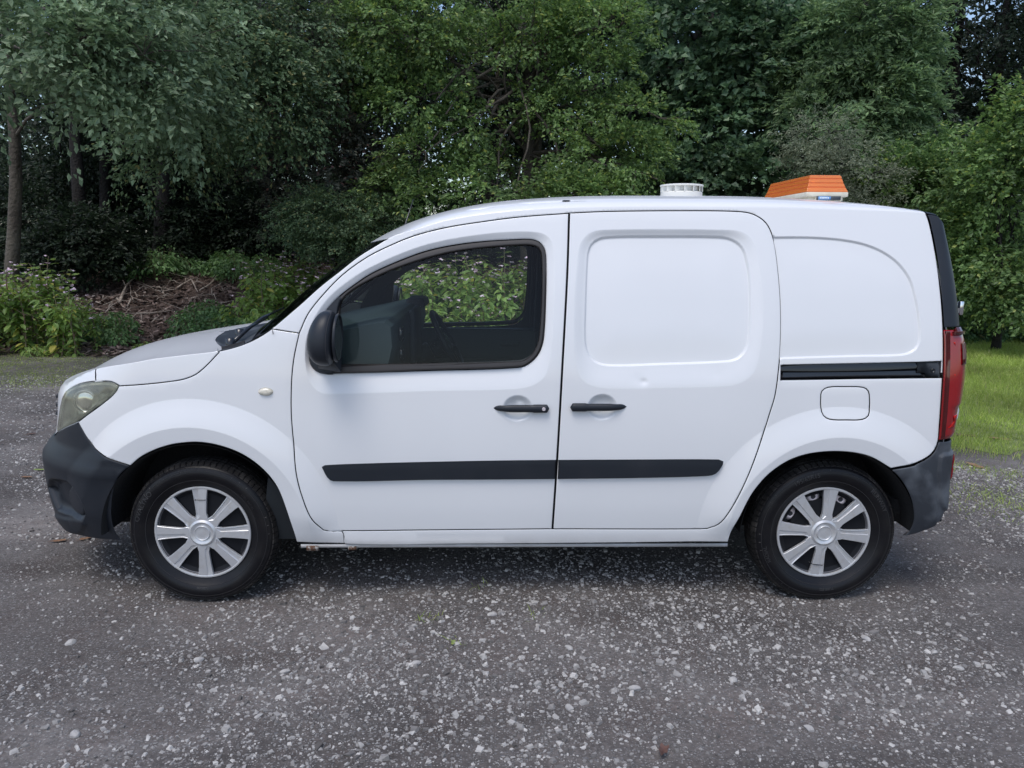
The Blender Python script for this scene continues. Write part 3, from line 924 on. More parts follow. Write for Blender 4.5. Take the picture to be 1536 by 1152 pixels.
# --- body shell: roof, cantrails, rear quarters, sills
qp = px([(1148, 355.6, 'c'), (1185, 355.0), (1219, 355.4), (1260.5, 358.5), (1295, 365), (1323, 376), (1347, 393), (1365, 417), (1374, 445), (1379.5, 476), (1381, 504), (1377.5, 519), (1368, 528.5), (1351, 533), (1288, 534.5), (1219, 536.5), (1148, 538.8, 'c')], closed=True)
slot = px([(1150, 547.8, 'c'), (1260, 545.5), (1378.6, 543, 'c'), (1413, 541.6, 'c'), (1413, 567, 'c'), (1323, 568), (1240, 569.3), (1150, 570.6, 'c')], closed=True)
slot = offset(slot, 0.001)
flap = px([(1231.3, 596), (1233, 587), (1242, 581.2), (1268, 580.2), (1295, 581.2), (1302.5, 586.5), (1304.5, 598), (1304.3, 612), (1302, 623), (1292, 628.6), (1268, 629.3), (1243, 628.3), (1234.5, 623), (1231.5, 612)], closed=True)
gl1 = np.array([(a, float(EDGE_H(a)) + 0.235) for a in np.linspace(-0.25, 1.70, 60)])
gl2 = np.array([(a, float(EDGE_H(a)) + 0.50) for a in np.linspace(-0.15, 1.60, 60)])
def shell_disp(q):
    d = np.zeros(len(q))
    k = (q[:, 0] > 1.0) & (q[:, 1] < 1.66)
    if k.any():
        s = sdf(q[k], qp)
        d[k] -= 0.008 * sstep(-0.003, 0.007, s) - 0.003 * sstep(0.01, 0.12, s)
    k = (q[:, 1] > 1.6) & (q[:, 0] > -0.45)
    if k.any():
        for (lo_, hi_, off, w_, dep) in ((-0.25, 1.70, 0.235, 0.018, 0.009), (-0.1, 1.6, 0.50, 0.03, 0.005)):
            t = np.abs(q[k, 1] - EDGE_H(q[k, 0]) - off) / w_
            d[k] -= dep * np.clip(1 - t * t, 0, 1) * sstep(lo_, lo_ + 0.15, q[k, 0]) * (1 - sstep(hi_ - 0.15, hi_, q[k, 0]))
    # slight crease under the slot, sill roll
    d += 0.004 * sstep(0.30, 0.27, q[:, 1]) * (q[:, 1] < 0.5)
    return d
a_rs = -0.53
screen_top = [(a_rs + 0.0, float(EDGE_H(a_rs)) + 0.004)] + [(a_rs - 0.03 * (1 - (1 - t) ** 2) , float(EDGE_H(a_rs)) + LT * t) for t in (0.05, 0.15, 0.3, 0.5, 0.7, 0.85, 1.0)]
pil_edge = [(a, float(EDGE_H(a)) + 0.0) for a in np.linspace(cowl_side[-1][0] + 0.002, a_rs, 30)]
shell_ol = join(pil_edge, screen_top, [(a, float(EDGE_H(a)) + LT) for a in np.linspace(-0.5, quarter_rear[0][0], 40)],
                [(quarter_rear[0][0], float(EDGE_H(quarter_rear[0][0])) + LT * q) for q in (0.8, 0.6, 0.4, 0.2, 0.05)], quarter_rear, arch_r[::-1], sill_bot, seam_fbot[1:], seam_sbot[::-1], seam_stop[::-1], seam_ftop[::-1], pillar_seam[::-1])
qpe = qp[(qp[:, 0] > unproj(1165, 400)[0])]
shell = panel("body_shell", shell_ol, M['paint'], van, holes=[flap], disp=shell_disp, sym=True, feats=[qp, offset(qp, 0.008), gl1, gl2], fine=0.012, fine_w=0.024, sp=0.03, flange=0.03) if False else None
eline = openline(np.array([(a, float(EDGE_H(a)) + 0.05) for a in np.linspace(-0.50, 1.7, 120)]))
eline0 = openline(np.array([(a, float(EDGE_H(a))) for a in np.linspace(-0.51, 1.7, 160)]))
slot2 = slot.copy(); slot2[:, 0] = np.maximum(slot2[:, 0], unproj(1169.5, 556)[0] + 0.006); slot2 = dedupe(slot2, 0.003)
shell = panel("body_shell", shell_ol, M['paint'], van, holes=[flap, slot2], disp=shell_disp, sym=True, feats=[eline0, qp, offset(qp, 0.008), arc_feat(ARCH_R, 0.575, 20, 175), arc_feat(ARCH_R, 0.45, 20, 175), eline], fine=0.012, fine_w=0.014, sp=0.028, flange=0.03)
ff = panel("fuel_flap", flap, M['paint'], van, disp=lambda q: -0.0005 + 0 * q[:, 0], mirror=False, flange=0.02, feats=[arc_feat(ARCH_R, 0.575, 60, 150)], fine_w=0.014)
rails = panel("door_rail", offset(slot2, -0.004), M['plastic'], van, disp=lambda q: -0.022 - 0.016 * np.clip(1 - np.abs((q[:, 1] - slot2[:, 1].mean() + 0.012) / 0.016) ** 4, 0, 1), gap=0, roll=0, flange=0, sp=0.008, use_global=False)
for k, r_ in enumerate(rails):
    o = slab("rail_lip", px([(1171, 549.5), (1378, 545), (1378, 554), (1171, 558)], closed=True), M['gloss_black'], r_, 0.010, base=-0.022, bev=0.005, mirror=False, use_global=False)
    o3 = slab("rail_flange", px([(1171, 566.5), (1390, 562.5), (1390, 566), (1171, 569.5)], closed=True), M['gloss_black'], r_, 0.006, base=-0.016, bev=0.003, mirror=False, use_global=False)
    o2 = slab("end_cap", px([(1378.6, 543.5, 'c'), (1412.5, 542, 'c'), (1412.3, 567, 'c'), (1391, 567.3, 'c'), (1390, 560, 'c'), (1378.6, 559.5, 'c')], closed=True), M['plastic_worn'], r_, 0.015, base=-0.014, bev=0.003, mirror=False, use_global=False)
    pc = full_points(np.array([unproj(1399.5, 556)]), lambda q: 0.001 + 0 * q[:, 0])[0][0]
    o4 = MB().lathe([(0.0001, -0.004), (0.006, -0.003), (0.007, 0.0015), (0.0095, 0.001), (0.010, -0.002)], c=pc, n=18).ob("bolt", M['gloss_black'], r_)
    if k == 1:
        for x in (o, o2, o3, o4): x.scale = (1, -1, 1)
# --- tail: black corner trim, lamps, doors, bumper
AT, AD = cv(2.30), cv(2.20)
trim_ol = join(clampE(px([(1388, 315), (1394.6, 335), (1403.6, 379), (1410.6, 431), (1414.7, 483), (1415.2, 491.5)]), -0.003), [(AT - 0.03, unproj(1416, 491.5)[1]), (AT, 1.2), (AT, 1.5)], [(a, float(EDGE_H(a)) - 0.001) for a in np.linspace(AT, 1.74, 8)])
header_ol = join([(quarter_rear[0][0] + 0.001, float(EDGE_H(quarter_rear[0][0])) + LT * q) for q in (0.0, 0.2, 0.4, 0.6, 0.8, 1.0)], [(a, float(EDGE_H(a)) + LT) for a in np.linspace(1.76, A1, 14)], [(a, float(EDGE_H(a)) + 0.001) for a in np.linspace(A1, quarter_rear[0][0] + 0.03, 14)])
header = panel('rear_header', header_ol, M['plastic'], van, sym=True, roll=0)
trim = panel("rear_corner_trim", trim_ol, M['plastic'], van, disp=lambda q: 0.004 + 0 * q[:, 0])
tl_left = px([(1415.3, 494), (1415.8, 520), (1415, 560), (1412.6, 600), (1409.8, 640), (1407.6, 660.5)])
htop, hbot = unproj(1416.5, 494)[1], unproj(1408.3, 660.5)[1]
tl_ol = join(tl_left, [(cv(2.05), hbot + 0.004), (AD - 0.01, hbot + 0.01), (AD, 0.85), (AD, htop)])
def tl_disp(q):
    return 0.010 * sstep(0.0, 0.02, sdf(q, tl_ol)) + 0.008 * sstep(0.85, 0.875, q[:, 1]) * (1 - sstep(htop - 0.06, htop, q[:, 1])) * sstep(cv(1.80), cv(1.92), q[:, 0])
tls = panel("tail_light", tl_ol, M['red'], van, disp=tl_disp, roll=0.004, roll_d=0.003, sp=0.016, mats2=M['red_dark'])
for k, t_ in enumerate(tls):
    kids = []
    hm = lambda v: unproj(1415.5, v)[1]
    for (v0, v1, x0, x1, m_) in ((498, 503, cv(1.815), cv(2.0), 'red_dark'), (516, 548, cv(1.90), cv(2.02), 'red_dark')):
        kids.append(slab("lens_segment", np.array([(x0, hm(v0)), (x1, hm(v0)), (x1, hm(v1)), (x0, hm(v1))]), M[m_], t_, 0.003, base=0.022, bev=0.002, mirror=False))
    for pts in ([(1428, 561.5), (1437.5, 558), (1437.5, 565), (1431, 568)], [(1419, 641), (1427, 632), (1426.5, 623), (1436, 618.5), (1435, 626), (1428, 640)], [(1427, 513.5), (1437, 511.5), (1437, 516), (1429, 518.5)]):
        kids.append(slab("reflector_or_glint", px([(*p_, 'c') for p_ in pts], closed=True), M['red_bright'], t_, 0.002, base=0.0125, bev=0.001, mirror=False))  # bright red bits painted in as reflections on the lens
    kids.append(slab("lens_edge", px([(1416.5, 497, 'c'), (1423, 497, 'c'), (1422.5, 560), (1419, 615), (1414.5, 657, 'c'), (1409.5, 657, 'c'), (1413.8, 600), (1416.8, 545)], closed=True), M['red_dark'], t_, 0.0015, base=0.0105, bev=0.001, mirror=False))
    kids.append(slab("reversing_lens", np.array([(cv(2.03), hm(634)), (AD - 0.005, hm(634)), (AD - 0.005, hm(570)), (cv(2.05), hm(570))]), M['clear'], t_, 0.006, base=0.010, bev=0.004, mirror=False))
    if k == 1:
        for o in kids: o.scale = (1, -1, 1)
rd_ol = np.array([(AD + 0.015, 0.50), (AD + 0.015, 1.0), (AT + 0.012, 1.06), (AT + 0.012, 1.592), (A1, 1.592), (A1, 0.50)])
rear_door = panel("rear_door", rd_ol, M['paint'], van, gap=0.002)
rb_top = px([(1408, 662.5), (1403, 675.5), (1391, 685.5), (1366, 694.8), (1333, 702)])
rb_arch = px([(1333, 702), (1346, 716), (1357, 733), (1364.5, 753.7), (1366.5, 776), (1362, 793), (1354.7, 803)])
rb_bot = px([(1354.7, 803), (1366, 800.5), (1377, 796.5), (1392, 789)])
print("rb_bot", rb_bot[-1])
rb_ol = join(rb_top, rb_arch, rb_bot, [(rb_bot[-1][0] + 0.06, rb_bot[-1][1] + 0.035), (cv(2.2), 0.36), (A1, 0.36), (A1, 0.60), (AD + 0.02, 0.61), (AD - 0.01, hbot - 0.004), (cv(2.0), hbot - 0.006)])
pod = join(px([(1409, 683), (1415, 680), (1424, 679)]), [(cv(2.02), hbot - 0.05), (cv(2.12), 0.50), (cv(2.02), 0.38)], px([(1412, 765), (1406, 757), (1403.5, 738), (1404.5, 705)]))
crease = px([(1362, 704), (1372, 716), (1380, 735), (1384, 757), (1383, 780)])
def rb_disp(q):
    r = np.hypot(q[:, 0] - ARCH_R[0], q[:, 1] - ARCH_R[1])
    d = 0.012 * sstep(-0.006, 0.012, sdf(q, pod)) + 0.006 * (1 - sstep(0.455, 0.47, r))
    return d
rear_bumper = panel("rear_bumper", rb_ol, M['plastic_worn'], van, sym=True, disp=rb_disp, feats=[pod], fine=0.010, fine_w=0.02, roll=0.006, roll_d=0.003)
ref = slab("bumper_reflector", np.array([(cv(1.985), unproj(1420, 687)[1]), (cv(2.16), unproj(1420, 683)[1]), (cv(2.16), unproj(1420, 718)[1]), (cv(1.99), unproj(1420, 720)[1])]), M['red'], rear_bumper, 0.006, base=0.012, bev=0.004)
# chrome rear door hinge tips beside the trim
for sgn in (-1, 1):
    p = at_y(1440.5, 462, -0.66)
    s = MB()
    s.lathe([(0.0001, 0.03), (0.011, 0.029), (0.013, 0.024), (0.013, -0.024), (0.011, -0.029), (0.0001, -0.03)], c=(0, 0, 0), n=20, axis='z')
    s.box((-0.015, 0, -0.01), (0.03, 0.02, 0.02))
    o = s.ob("rear_hinge", M['chrome'], van, auto=40); o.location = (p[0], sgn * 0.66, p[2])
# --- cowl and windscreen
ws_low = px([(376, 510.5), (382, 502), (390, 492), (398, 486)])
ws_low = np.vstack([ws_low, [CL(-1.17)]])
cowl_ol = join(bon_rear, [CL(-1.42)], [CL(-1.10)], ws_low[::-1][1:], cowl_side[:len(cowl_side) // 2][::-1])
cowl = panel("scuttle", cowl_ol, M['plastic_worn'], van, sym=True, roll=0, disp=lambda q: -0.035 * sstep(0.0, 0.05, sdf(q, cowl_ol)) * sstep(EDGE_H(q[:, 0]) + 0.9, EDGE_H(q[:, 0]) + 0.3, q[:, 1]) - 0.002, gap=0)
ws_ol = join(ws_low, [CL(-1.1)], [(a, float(EDGE_H(a)) + LT) for a in np.linspace(-1.0, a_rs - 0.05, 10)], [(q[0] - 0.004, q[1]) for q in screen_top[::-1]], pil_edge[::-1][1:], cowl_side[len(cowl_side) // 2:][::-1])
ws = panel("windscreen", ws_ol, M['screen'], van, sym=True, roll=0, disp=lambda q: -0.003 + 0 * q[:, 0], mats2=M['gloss_black'], gap=0.001, flange=0.008)
band = panel("screen_frit", ws_ol, M['gloss_black'], ws, sym=True, roll=0, holes=[], disp=lambda q: -0.006 + 0 * q[:, 0], gap=0.001, flange=0) if False else None
# black printed screen border, widened to paint in the dark seen through the glass
frit = MB()
for s_ in (1, -1):
    rows = []
    for a in np.linspace(ws_low[0][0] + 0.01, a_rs - 0.003, 40):
        he = float(EDGE_H(a))
        q = np.array([[a, he + 0.002], [a, he + 0.11]])
        p, _n = full_points(q, lambda q: -0.006 + 0 * q[:, 0]); rows.append(p * [1, s_, 1])
    vs = [p for r_ in rows for p in r_]
    MB().add(vs, [(2 * i, 2 * i + 1, 2 * i + 3, 2 * i + 2) for i in range(39)]).ob("screen_border", M['gloss_black'], ws)
# wipers
for (q0, q1) in (((-1.19, 0.14), (-0.99, 0.55)), ((-1.17, 0.60), (-0.97, 0.95))):
    P0 = full_points(np.array([[q0[0], float(EDGE_H(q0[0])) + q0[1]]]), lambda q: 0.008 + 0 * q[:, 0])[0][0]
    P1 = full_points(np.array([[q1[0], float(EDGE_H(q1[0])) + q1[1]]]), lambda q: 0.02 + 0 * q[:, 0])[0][0]
    mid = (P0 + P1) / 2 + [0, 0, 0.015]
    MB().tube([P0, mid, P1], [0.010, 0.008, 0.005], 8).lathe([(0.001, 0.03), (0.018, 0.028), (0.02, 0)], c=P0, n=14, axis='z').ob("wiper", M['gloss_black'], van)
# side repeaters
rc = unproj(398.5, 587.5)
th = np.linspace(0, 2 * math.pi, 28, endpoint=False)
rr = np.stack([rc[0] + 0.031 * np.cos(th), rc[1] + 0.0175 * np.sin(th)], 1)
slab("side_repeater", rr, M['repeater'], van, 0.012, bev=0.015, sp=0.012)

# --- door mirrors
def make_mirror(parent, sgn):
    c = at_y(489.5, 507, -0.985)
    nu, nv = 28, 20
    vs, fs, mi = [], [], []
    def pt(th, ph):
        ex = 2.6
        cu, su, cv, sv = math.cos(th), math.sin(th), math.cos(ph), math.sin(ph)
        pw = lambda t, e: math.copysign(abs(t) ** (2 / e), t)
        # long axis z, front (-x) rounded, rear (+x) cut nearly flat
        x = pw(cu, ex) * pw(cv, 2.4); y = pw(su, ex) * pw(cv, 2.4); z = pw(sv, 2.2)
        X = (0.064 - 0.010 * z if x < 0 else 0.046) * x
        Y = 0.10 * y * (1 - 0.12 * z)
        Z = 0.108 * z
        X += 0.020 * (1 - z) * 0.3 + 0.012 * z
        X -= 0.010 * math.cos(z * 1.4)
        return (X, Y, Z)
    for j in range(nv + 1):
        ph = -math.pi / 2 + math.pi * j / nv
        for i in range(nu):
            vs.append(pt(2 * math.pi * i / nu, ph))
    for j in range(nv):
        for i in range(nu):
            a, b = j * nu + i, j * nu + (i + 1) % nu
            fs.append((a, b, b + nu, a + nu))
    s = MB().add(vs, fs)
    # rim of the rear face
    s.tube([(0.044 + 0.004 * math.sin(t) , 0.082 * math.cos(t), 0.090 * math.sin(t)) for t in np.linspace(0, 2 * math.pi, 33)], 0.006, 6)
    # seam line between shell and bezel
    # foot
    s.add([(-0.055, 0.085, -0.135), (0.035, 0.085, -0.150), (0.045, 0.085, -0.03), (-0.070, 0.085, -0.03),
           (-0.045, 0.0, -0.085), (0.025, 0.0, -0.095), (0.035, 0.0, -0.03), (-0.055, 0.0, -0.03)],
          [(0, 1, 5, 4), (1, 2, 6, 5), (2, 3, 7, 6), (3, 0, 4, 7), (4, 5, 6, 7), (0, 3, 2, 1)])
    o = s.ob("door_mirror", [M['plastic']], parent, auto=60)
    o.location = (c[0], sgn * c[1] * -1 if sgn > 0 else c[1], c[2])
    if sgn > 0: o.scale = (1, -1, 1)
    g = MB().lathe([(0.0001, 0.0), (0.08, 0.0)], n=24, axis='z'); g.v = [(0.0475, p[1] * 0.95, p[0] * 1.1) for p in g.v]
    go = g.ob("mirror_glass", M['gloss_black'], o)
    ring = MB()
    ring.tube([(pt(math.pi / 2 * 0 + math.pi * 0.5, ph)[0] * 1.0 + 0.022, *[v_ * 1.003 for v_ in pt(-math.pi / 2, ph)[1:]]) for ph in np.linspace(-1.35, 1.35, 24)], 0.0014, 4)
    ring.ob("seam", M['seam'], o)
    return o
for sgn, d in ((-1, fd[0]), (1, fd[1])): make_mirror(d, sgn)

# --- inner structure behind the seams: door frames and pillars, dark
inner_ol = join([(-1.10, 0.24), (-1.0, 0.9), (-0.92, 1.17)], [(a, float(EDGE_H(a)) - 0.02) for a in np.linspace(-0.85, 1.74, 30)], [(1.75, 0.70), (1.70, 0.5)], px([(1332, 697), (1282, 673), (1226, 671), (1174, 686), (1129, 728), (1100, 775), (1088, 805)]))
inner_hole = offset(win_outer, 0.004)
inner = panel("door_frame", inner_ol, M['trim_dark'], van, holes=[inner_hole], disp=lambda q: -0.052 + 0 * q[:, 0], sp=0.09, flange=0, gap=0, roll=0, use_global=False, mats2=M['trim_dark'])
# ------------------------------------------------------------------ wheels
def text_on_tyre(mb, txt, rad, ang, size, c, depth, m=1):
    """raised sidewall lettering bent round the wheel centre"""
    cu = bpy.data.curves.new("t", 'FONT'); cu.body = txt; cu.size = size; cu.extrude = 0.0008; cu.align_x = 'CENTER'
    to = bpy.data.objects.new("t", cu)
    me = to.to_mesh()
    v = [(p.co.x, p.co.y, p.co.z) for p in me.vertices]; f = [tuple(p.vertices) for p in me.polygons]
    to.to_mesh_clear(); bpy.data.objects.remove(to); bpy.data.curves.remove(cu)
    out = []
    for x, y, z in v:
        r = rad + y; t = R(ang) - x / rad
        out.append((c[0] + r * math.cos(t), c[1] - depth(r) - z - 0.0012, c[2] + r * math.sin(t)))
    mb.add(out, f, m)

TYRE = [(0.196, 0.040), (0.200, 0.052), (0.208, 0.058), (0.220, 0.062), (0.235, 0.073), (0.248, 0.081), (0.262, 0.085), (0.276, 0.084),
        (0.287, 0.079), (0.293, 0.0765), (0.2945, 0.077), (0.298, 0.074), (0.305, 0.066), (0.3105, 0.052), (0.313, 0.035), (0.3138, 0.0), (0.313, -0.035), (0.3105, -0.052),
        (0.305, -0.066), (0.293, -0.078), (0.276, -0.085), (0.250, -0.082), (0.22, -0.066), (0.20, -0.055), (0.196, -0.03), (0.190, 0.0), (0.190, 0.035), (0.196, 0.040)]
def tyre_depth(r):
    rs = [p[0] for p in TYRE[:15]]; ds = [p[1] for p in TYRE[:15]]
    return float(np.interp(r, rs, ds))
def make_wheel(cx, side, rot, words, bits):
    """wheel centred on the origin of its Empty, outer face towards -y"""
    w = empty("wheel", (cx, side * 0.764, 0.294 if cx < 0 else 0.288), van)
    if side > 0: w.rotation_euler = (0, 0, math.pi)
    mb = MB(); mb.lathe(TYRE, n=120)
    # tread blocks: transverse lugs between circumferential grooves, outer shoulder visible
    nb = 76
    for k in range(nb):
        t0 = 2 * math.pi * k / nb
        for (d0, d1, tw, skew) in ((0.070, 0.048, 0.80, 0.010), (0.042, 0.020, 0.86, -0.012), (0.014, -0.014, 0.9, 0.0), (-0.020, -0.042, 0.86, 0.012), (-0.048, -0.070, 0.8, -0.010)):
            q = []
            for (tt, dd) in ((0, d0), (tw, d0), (tw, d1), (0, d1)):
                a = t0 + 2 * math.pi / nb * tt + (skew if dd == d1 else 0)
                rb = {0.070: 0.3015, 0.048: 0.3112, 0.042: 0.3122, 0.020: 0.3136}.get(abs(dd), 0.3138)
                for rr in (rb - 0.004, rb + 0.0045):
                    q.append((rr * math.cos(a), -dd, rr * math.sin(a)))
            mb.add(q, [(1, 3, 5, 7), (0, 1, 7, 6), (2, 3, 1, 0), (4, 5, 3, 2), (6, 7, 5, 4)], 2)
    for (txt, ang, size, rad) in words:
        text_on_tyre(mb, txt, rad, ang, size, (0, 0, 0), tyre_depth)
    for rr in (0.238, 0.281):
        mb.lathe([(rr - 0.0012, tyre_depth(rr - 0.0012) - 0.001), (rr - 0.0006, tyre_depth(rr) + 0.0014), (rr + 0.0006, tyre_depth(rr) + 0.0014), (rr + 0.0012, tyre_depth(rr + 0.0012) - 0.001)], n=120, m=1)
    for k in range(48):
        t = 2 * math.pi * k / 48
        if k % 6 in (0, 1, 2):
            c_, s_ = math.cos(t), math.sin(t)
            mb.tube([(0.284 * c_, -tyre_depth(0.284) - 0.0002, 0.284 * s_), (0.291 * c_, -tyre_depth(0.291) - 0.0002, 0.291 * s_)], 0.0011, 4, m=1)
    ty = mb.ob("tyre", [M['tyre'], M['tyre_text'], M['tread']], w, auto=35)
    # steel rim and dark back disc
    rim = MB()
    rim.lathe([(0.1975, 0.047), (0.196, 0.052), (0.191, 0.052), (0.186, 0.040), (0.178, 0.010), (0.165, 0.000), (0.150, 0.006), (0.120, 0.020), (0.085, 0.020), (0.0001, 0.020)], n=96)
    rim.ob("rim", M['steel_dark'], w)
    # hub cap: silver ring, eight spokes with a stepped facet, boss; dark webs between
    cap = MB()
    cap.lathe([(0.2055, 0.0555), (0.2065, 0.060), (0.2045, 0.0635), (0.1995, 0.0645), (0.1960, 0.0630), (0.1950, 0.054)], n=128)
    cap.lathe([(0.060, 0.052), (0.0585, 0.0665), (0.050, 0.0720), (0.044, 0.0705), (0.037, 0.0655), (0.0335, 0.0655), (0.0325, 0.0700), (0.0310, 0.0715), (0.0300, 0.0700), (0.0285, 0.0693), (0.015, 0.0705), (0.0001, 0.0708)], n=72)
    cap.ob("hub_cap", M['silver'], w, auto=40)
    hs = lambda r: 0.0660 - 0.0105 * ((r - 0.055) / 0.14) ** 2 * 0.35 if r > 0.055 else 0.066
    webs = MB()
    for k in range(8):
        t = R(rot + 45 * k)
        e = (math.cos(t), math.sin(t)); n_ = (-math.sin(t), math.cos(t))
        P3 = lambda r, s, d: (r * e[0] + s * n_[0], -d, r * e[1] + s * n_[1])
        sp = MB()
        rows = [(0.040, 0.0165, 0.0165), (0.062, 0.0262, 0.0262), (0.076, 0.0240, 0.0240), (0.084, 0.0210, 0.0215), (0.10, 0.0215, 0.0225), (0.14, 0.0245, 0.0262), (0.175, 0.0280, 0.0305), (0.1975, 0.0320, 0.0345)]
        vs = []
        for (r, s0, s1) in rows:
            d = hs(r); st = 0.0045 if r > 0.075 else 0.0; fw = (s0 + s1) * 0.36 if r > 0.075 else 0.008
            if r > 0.19: st, fw = 0.0, fw
            # cross-section: left edge down, left top, facet edge, facet floor edge, right top, right edge down
            vs += [P3(r, -s0, d - 0.014), P3(r, -s0, d - 0.0012), P3(r, -s0 + 0.0014, d), P3(r, s1 - fw - 0.002, d), P3(r, s1 - fw + 0.001, d - st), P3(r, s1 - 0.0045, d - st), P3(r, s1 - 0.002, d - st * 0.2), P3(r, s1, d - 0.0015), P3(r, s1, d - 0.014)]
        m_ = 9
        f = [(i * m_ + j, (i + 1) * m_ + j, (i + 1) * m_ + j + 1, i * m_ + j + 1) for i in range(len(rows) - 1) for j in range(m_ - 1)]
        sp.add(vs, f)
        sp.ob("spoke", M['silver'], w, auto=25)
        # dark web plate between this spoke and the next, with a cut-away showing the steel wheel where open
        t2 = t + R(22.5)
        e2 = (math.cos(t2), math.sin(t2)); n2 = (-math.sin(t2), math.cos(t2))
        Q = lambda r, s, d: (r * e2[0] + s * n2[0], -d, r * e2[1] + s * n2[1])
        hole = k in bits
        r_out = 0.145 if hole else 0.172
        webs.add([Q(0.05, -0.012, 0.050), Q(0.05, 0.012, 0.050), Q(0.10, 0.036, 0.046), Q(r_out, 0.060, 0.042), Q(r_out, -0.060, 0.042), Q(0.10, -0.036, 0.046)], [(0, 1, 2, 5), (5, 2, 3, 4)])
        webs.add([Q(0.172 if hole else r_out, -0.066, 0.042), Q(0.172 if hole else r_out, 0.066, 0.042), Q(0.195, 0.074, 0.052), Q(0.195, -0.074, 0.052)], [(0, 1, 2, 3)])
        webs.add([Q(r_out, -0.060, 0.042), Q(r_out, 0.060, 0.042), Q(r_out + 0.002, 0.06, 0.020), Q(r_out + 0.002, -0.06, 0.020)], [(0, 1, 2, 3)])
        webs.add([Q(0.10, 0.006, 0.0465), Q(0.12, 0.006, 0.045), Q(0.145, 0.048, 0.0435), Q(0.135, 0.048, 0.0445)], [(0, 1, 2, 3)])
        if hole:
            b = MB()
            c0 = Q(0.160, 0, 0.024)
            b.lathe([(0.0105, 0.006), (0.013, 0.009), (0.022, 0.006), (0.030, 0.000), (0.031, -0.01)], c=c0, n=22)
            b.lathe([(0.0001, 0.0015), (0.0107, 0.0065)], c=c0, n=18, m=1)
            b.ob("wheel_vent", [M['steel'], M['seam']], w)
    webs.ob("cap_web", M['dark_wheel'], w, smooth=False)
    # cable tie holding the cap on
    tt = R(90 if rot == 90 else 263)
    e = (math.cos(tt), math.sin(tt)); n_ = (-math.sin(tt), math.cos(tt))
    MB().tube([(0.148 * e[0] + s * n_[0], -(0.045 + (0.022 if abs(s) < 0.026 else 0)), 0.148 * e[1] + s * n_[1]) for s in np.linspace(-0.032, 0.032, 13)], 0.0016, 6).ob("cable_tie", M['gloss_black'], w)
    return w
M['tyre_text'] = mat("tyre_lettering", (0.030, 0.030, 0.033), 0.5)
M['steel_dark'] = mat("steel_rim", (0.10, 0.10, 0.11), 0.5, metal=0.3)
make_wheel(-1.344, -1, 90, [("OVALYNO", 152, 0.030, 0.262), ("STEEL RADIAL", 35, 0.013, 0.25), ("TUBELESS", -92, 0.012, 0.243)], ())
make_wheel(1.3485, -1, -6, [("195/65R15", 112, 0.026, 0.262), ("RUNWAY", 35, 0.026, 0.262), ("RADIAL", 200, 0.022, 0.262), ("TUBELESS", -85, 0.014, 0.25)], (1, 2, 3))
make_wheel(-1.3485, 1, 90, [], ())
make_wheel(1.3485, 1, 80, [], ())
# --- arch liners, floor pan
for (cx, r_, half) in ((-1.3485, 0.40, 0), (1.3485, 0.375, 0)):
    for sgn in (-1, 1):
        s = MB()
        th = np.linspace(R(1), R(179), 30)
        prof = []
        rows = []
        for y in (0.865, 0.85, 0.60, 0.52):
            rr = r_ + (0.008 if y == 0.865 else 0.0)
            rows.append([(cx + rr * math.cos(t), sgn * y, 0.29 + rr * math.sin(t) * (1.0 if math.sin(t) > 0 else 0.75)) for t in th])
        vs = [p for r0 in rows for p in r0]; n = len(th)
        s.add(vs, [(i * n + j, (i + 1) * n + j, (i + 1) * n + j + 1, i * n + j + 1) for i in range(3) for j in range(n - 1)])
        vs = rows[-1] + [(cx, sgn * 0.52, 0.30)]
        s.add(vs, [(j, j + 1, n) for j in range(n - 1)])
        s.ob("arch_liner", M['liner'], van)
fl = MB()
fl.box((0.0, 0, 0.30), (1.86, 1.60, 0.10)).box((0, 0, 0.27), (3.3, 1.0, 0.14)).box((-1.85, 0, 0.32), (0.30, 1.2, 0.12)).box((1.80, 0, 0.36), (0.22, 1.5, 0.10))
fl.tube([(-1.2, 0.2, 0.20), (0.2, 0.25, 0.19), (1.0, 0.3, 0.20)], 0.03, 10)
fl.ob("floor_pan", M['liner'], van)
# jacking flange under the sill
for sgn in (-1, 1):
    s = MB()
    s.box((-0.0, sgn * 0.850, 0.243), (1.84, 0.006, 0.014))
    s.ob("sill_flange", M['paint'], van)
    MB().box((-0.87, sgn * 0.855, 0.234), (0.05, 0.004, 0.022)).ob("jacking_point", M['rust'], van); MB().box((-0.70, sgn * 0.855, 0.234), (0.035, 0.004, 0.016)).ob("jacking_point", M['rust'], van)

# ------------------------------------------------------------------ cab interior
dash = MB()
prof = [(-1.06, 1.095), (-0.93, 1.130), (-0.76, 1.165), (-0.60, 1.200), (-0.545, 1.205), (-0.520, 1.185), (-0.515, 1.10), (-0.545, 0.98), (-0.56, 0.85), (-0.62, 0.70), (-0.72, 0.50), (-1.08, 0.50)]
ys = [-0.74, -0.72, -0.35, 0.0, 0.35, 0.72, 0.74]
vs = []
for i, y in enumerate(ys):
    for (x, z) in prof:
        k = 0.96 if i in (0, len(ys) - 1) else 1.0
        vs.append((-0.8 + (x + 0.8) * k, y, 0.85 + (z - 0.85) * k))
n = len(prof)
dash.add(vs, [(i * n + j, (i + 1) * n + j, (i + 1) * n + (j + 1) % n, i * n + (j + 1) % n) for i in range(len(ys) - 1) for j in range(n)])
dash.add(vs[:n], [tuple(range(n))]); dash.add(vs[-n:], [tuple(range(n))[::-1]])
dashboard = bevel(dash.ob("dashboard", M['trim_grey'], van, auto=35), 0.006, 2, 40)
cl_ = MB()
cl_.box((-0.505, 0.0, 1.06), (0.035, 0.32, 0.28)).box((-0.53, 0.37, 1.205), (0.12, 0.30, 0.05), taper=0.8)
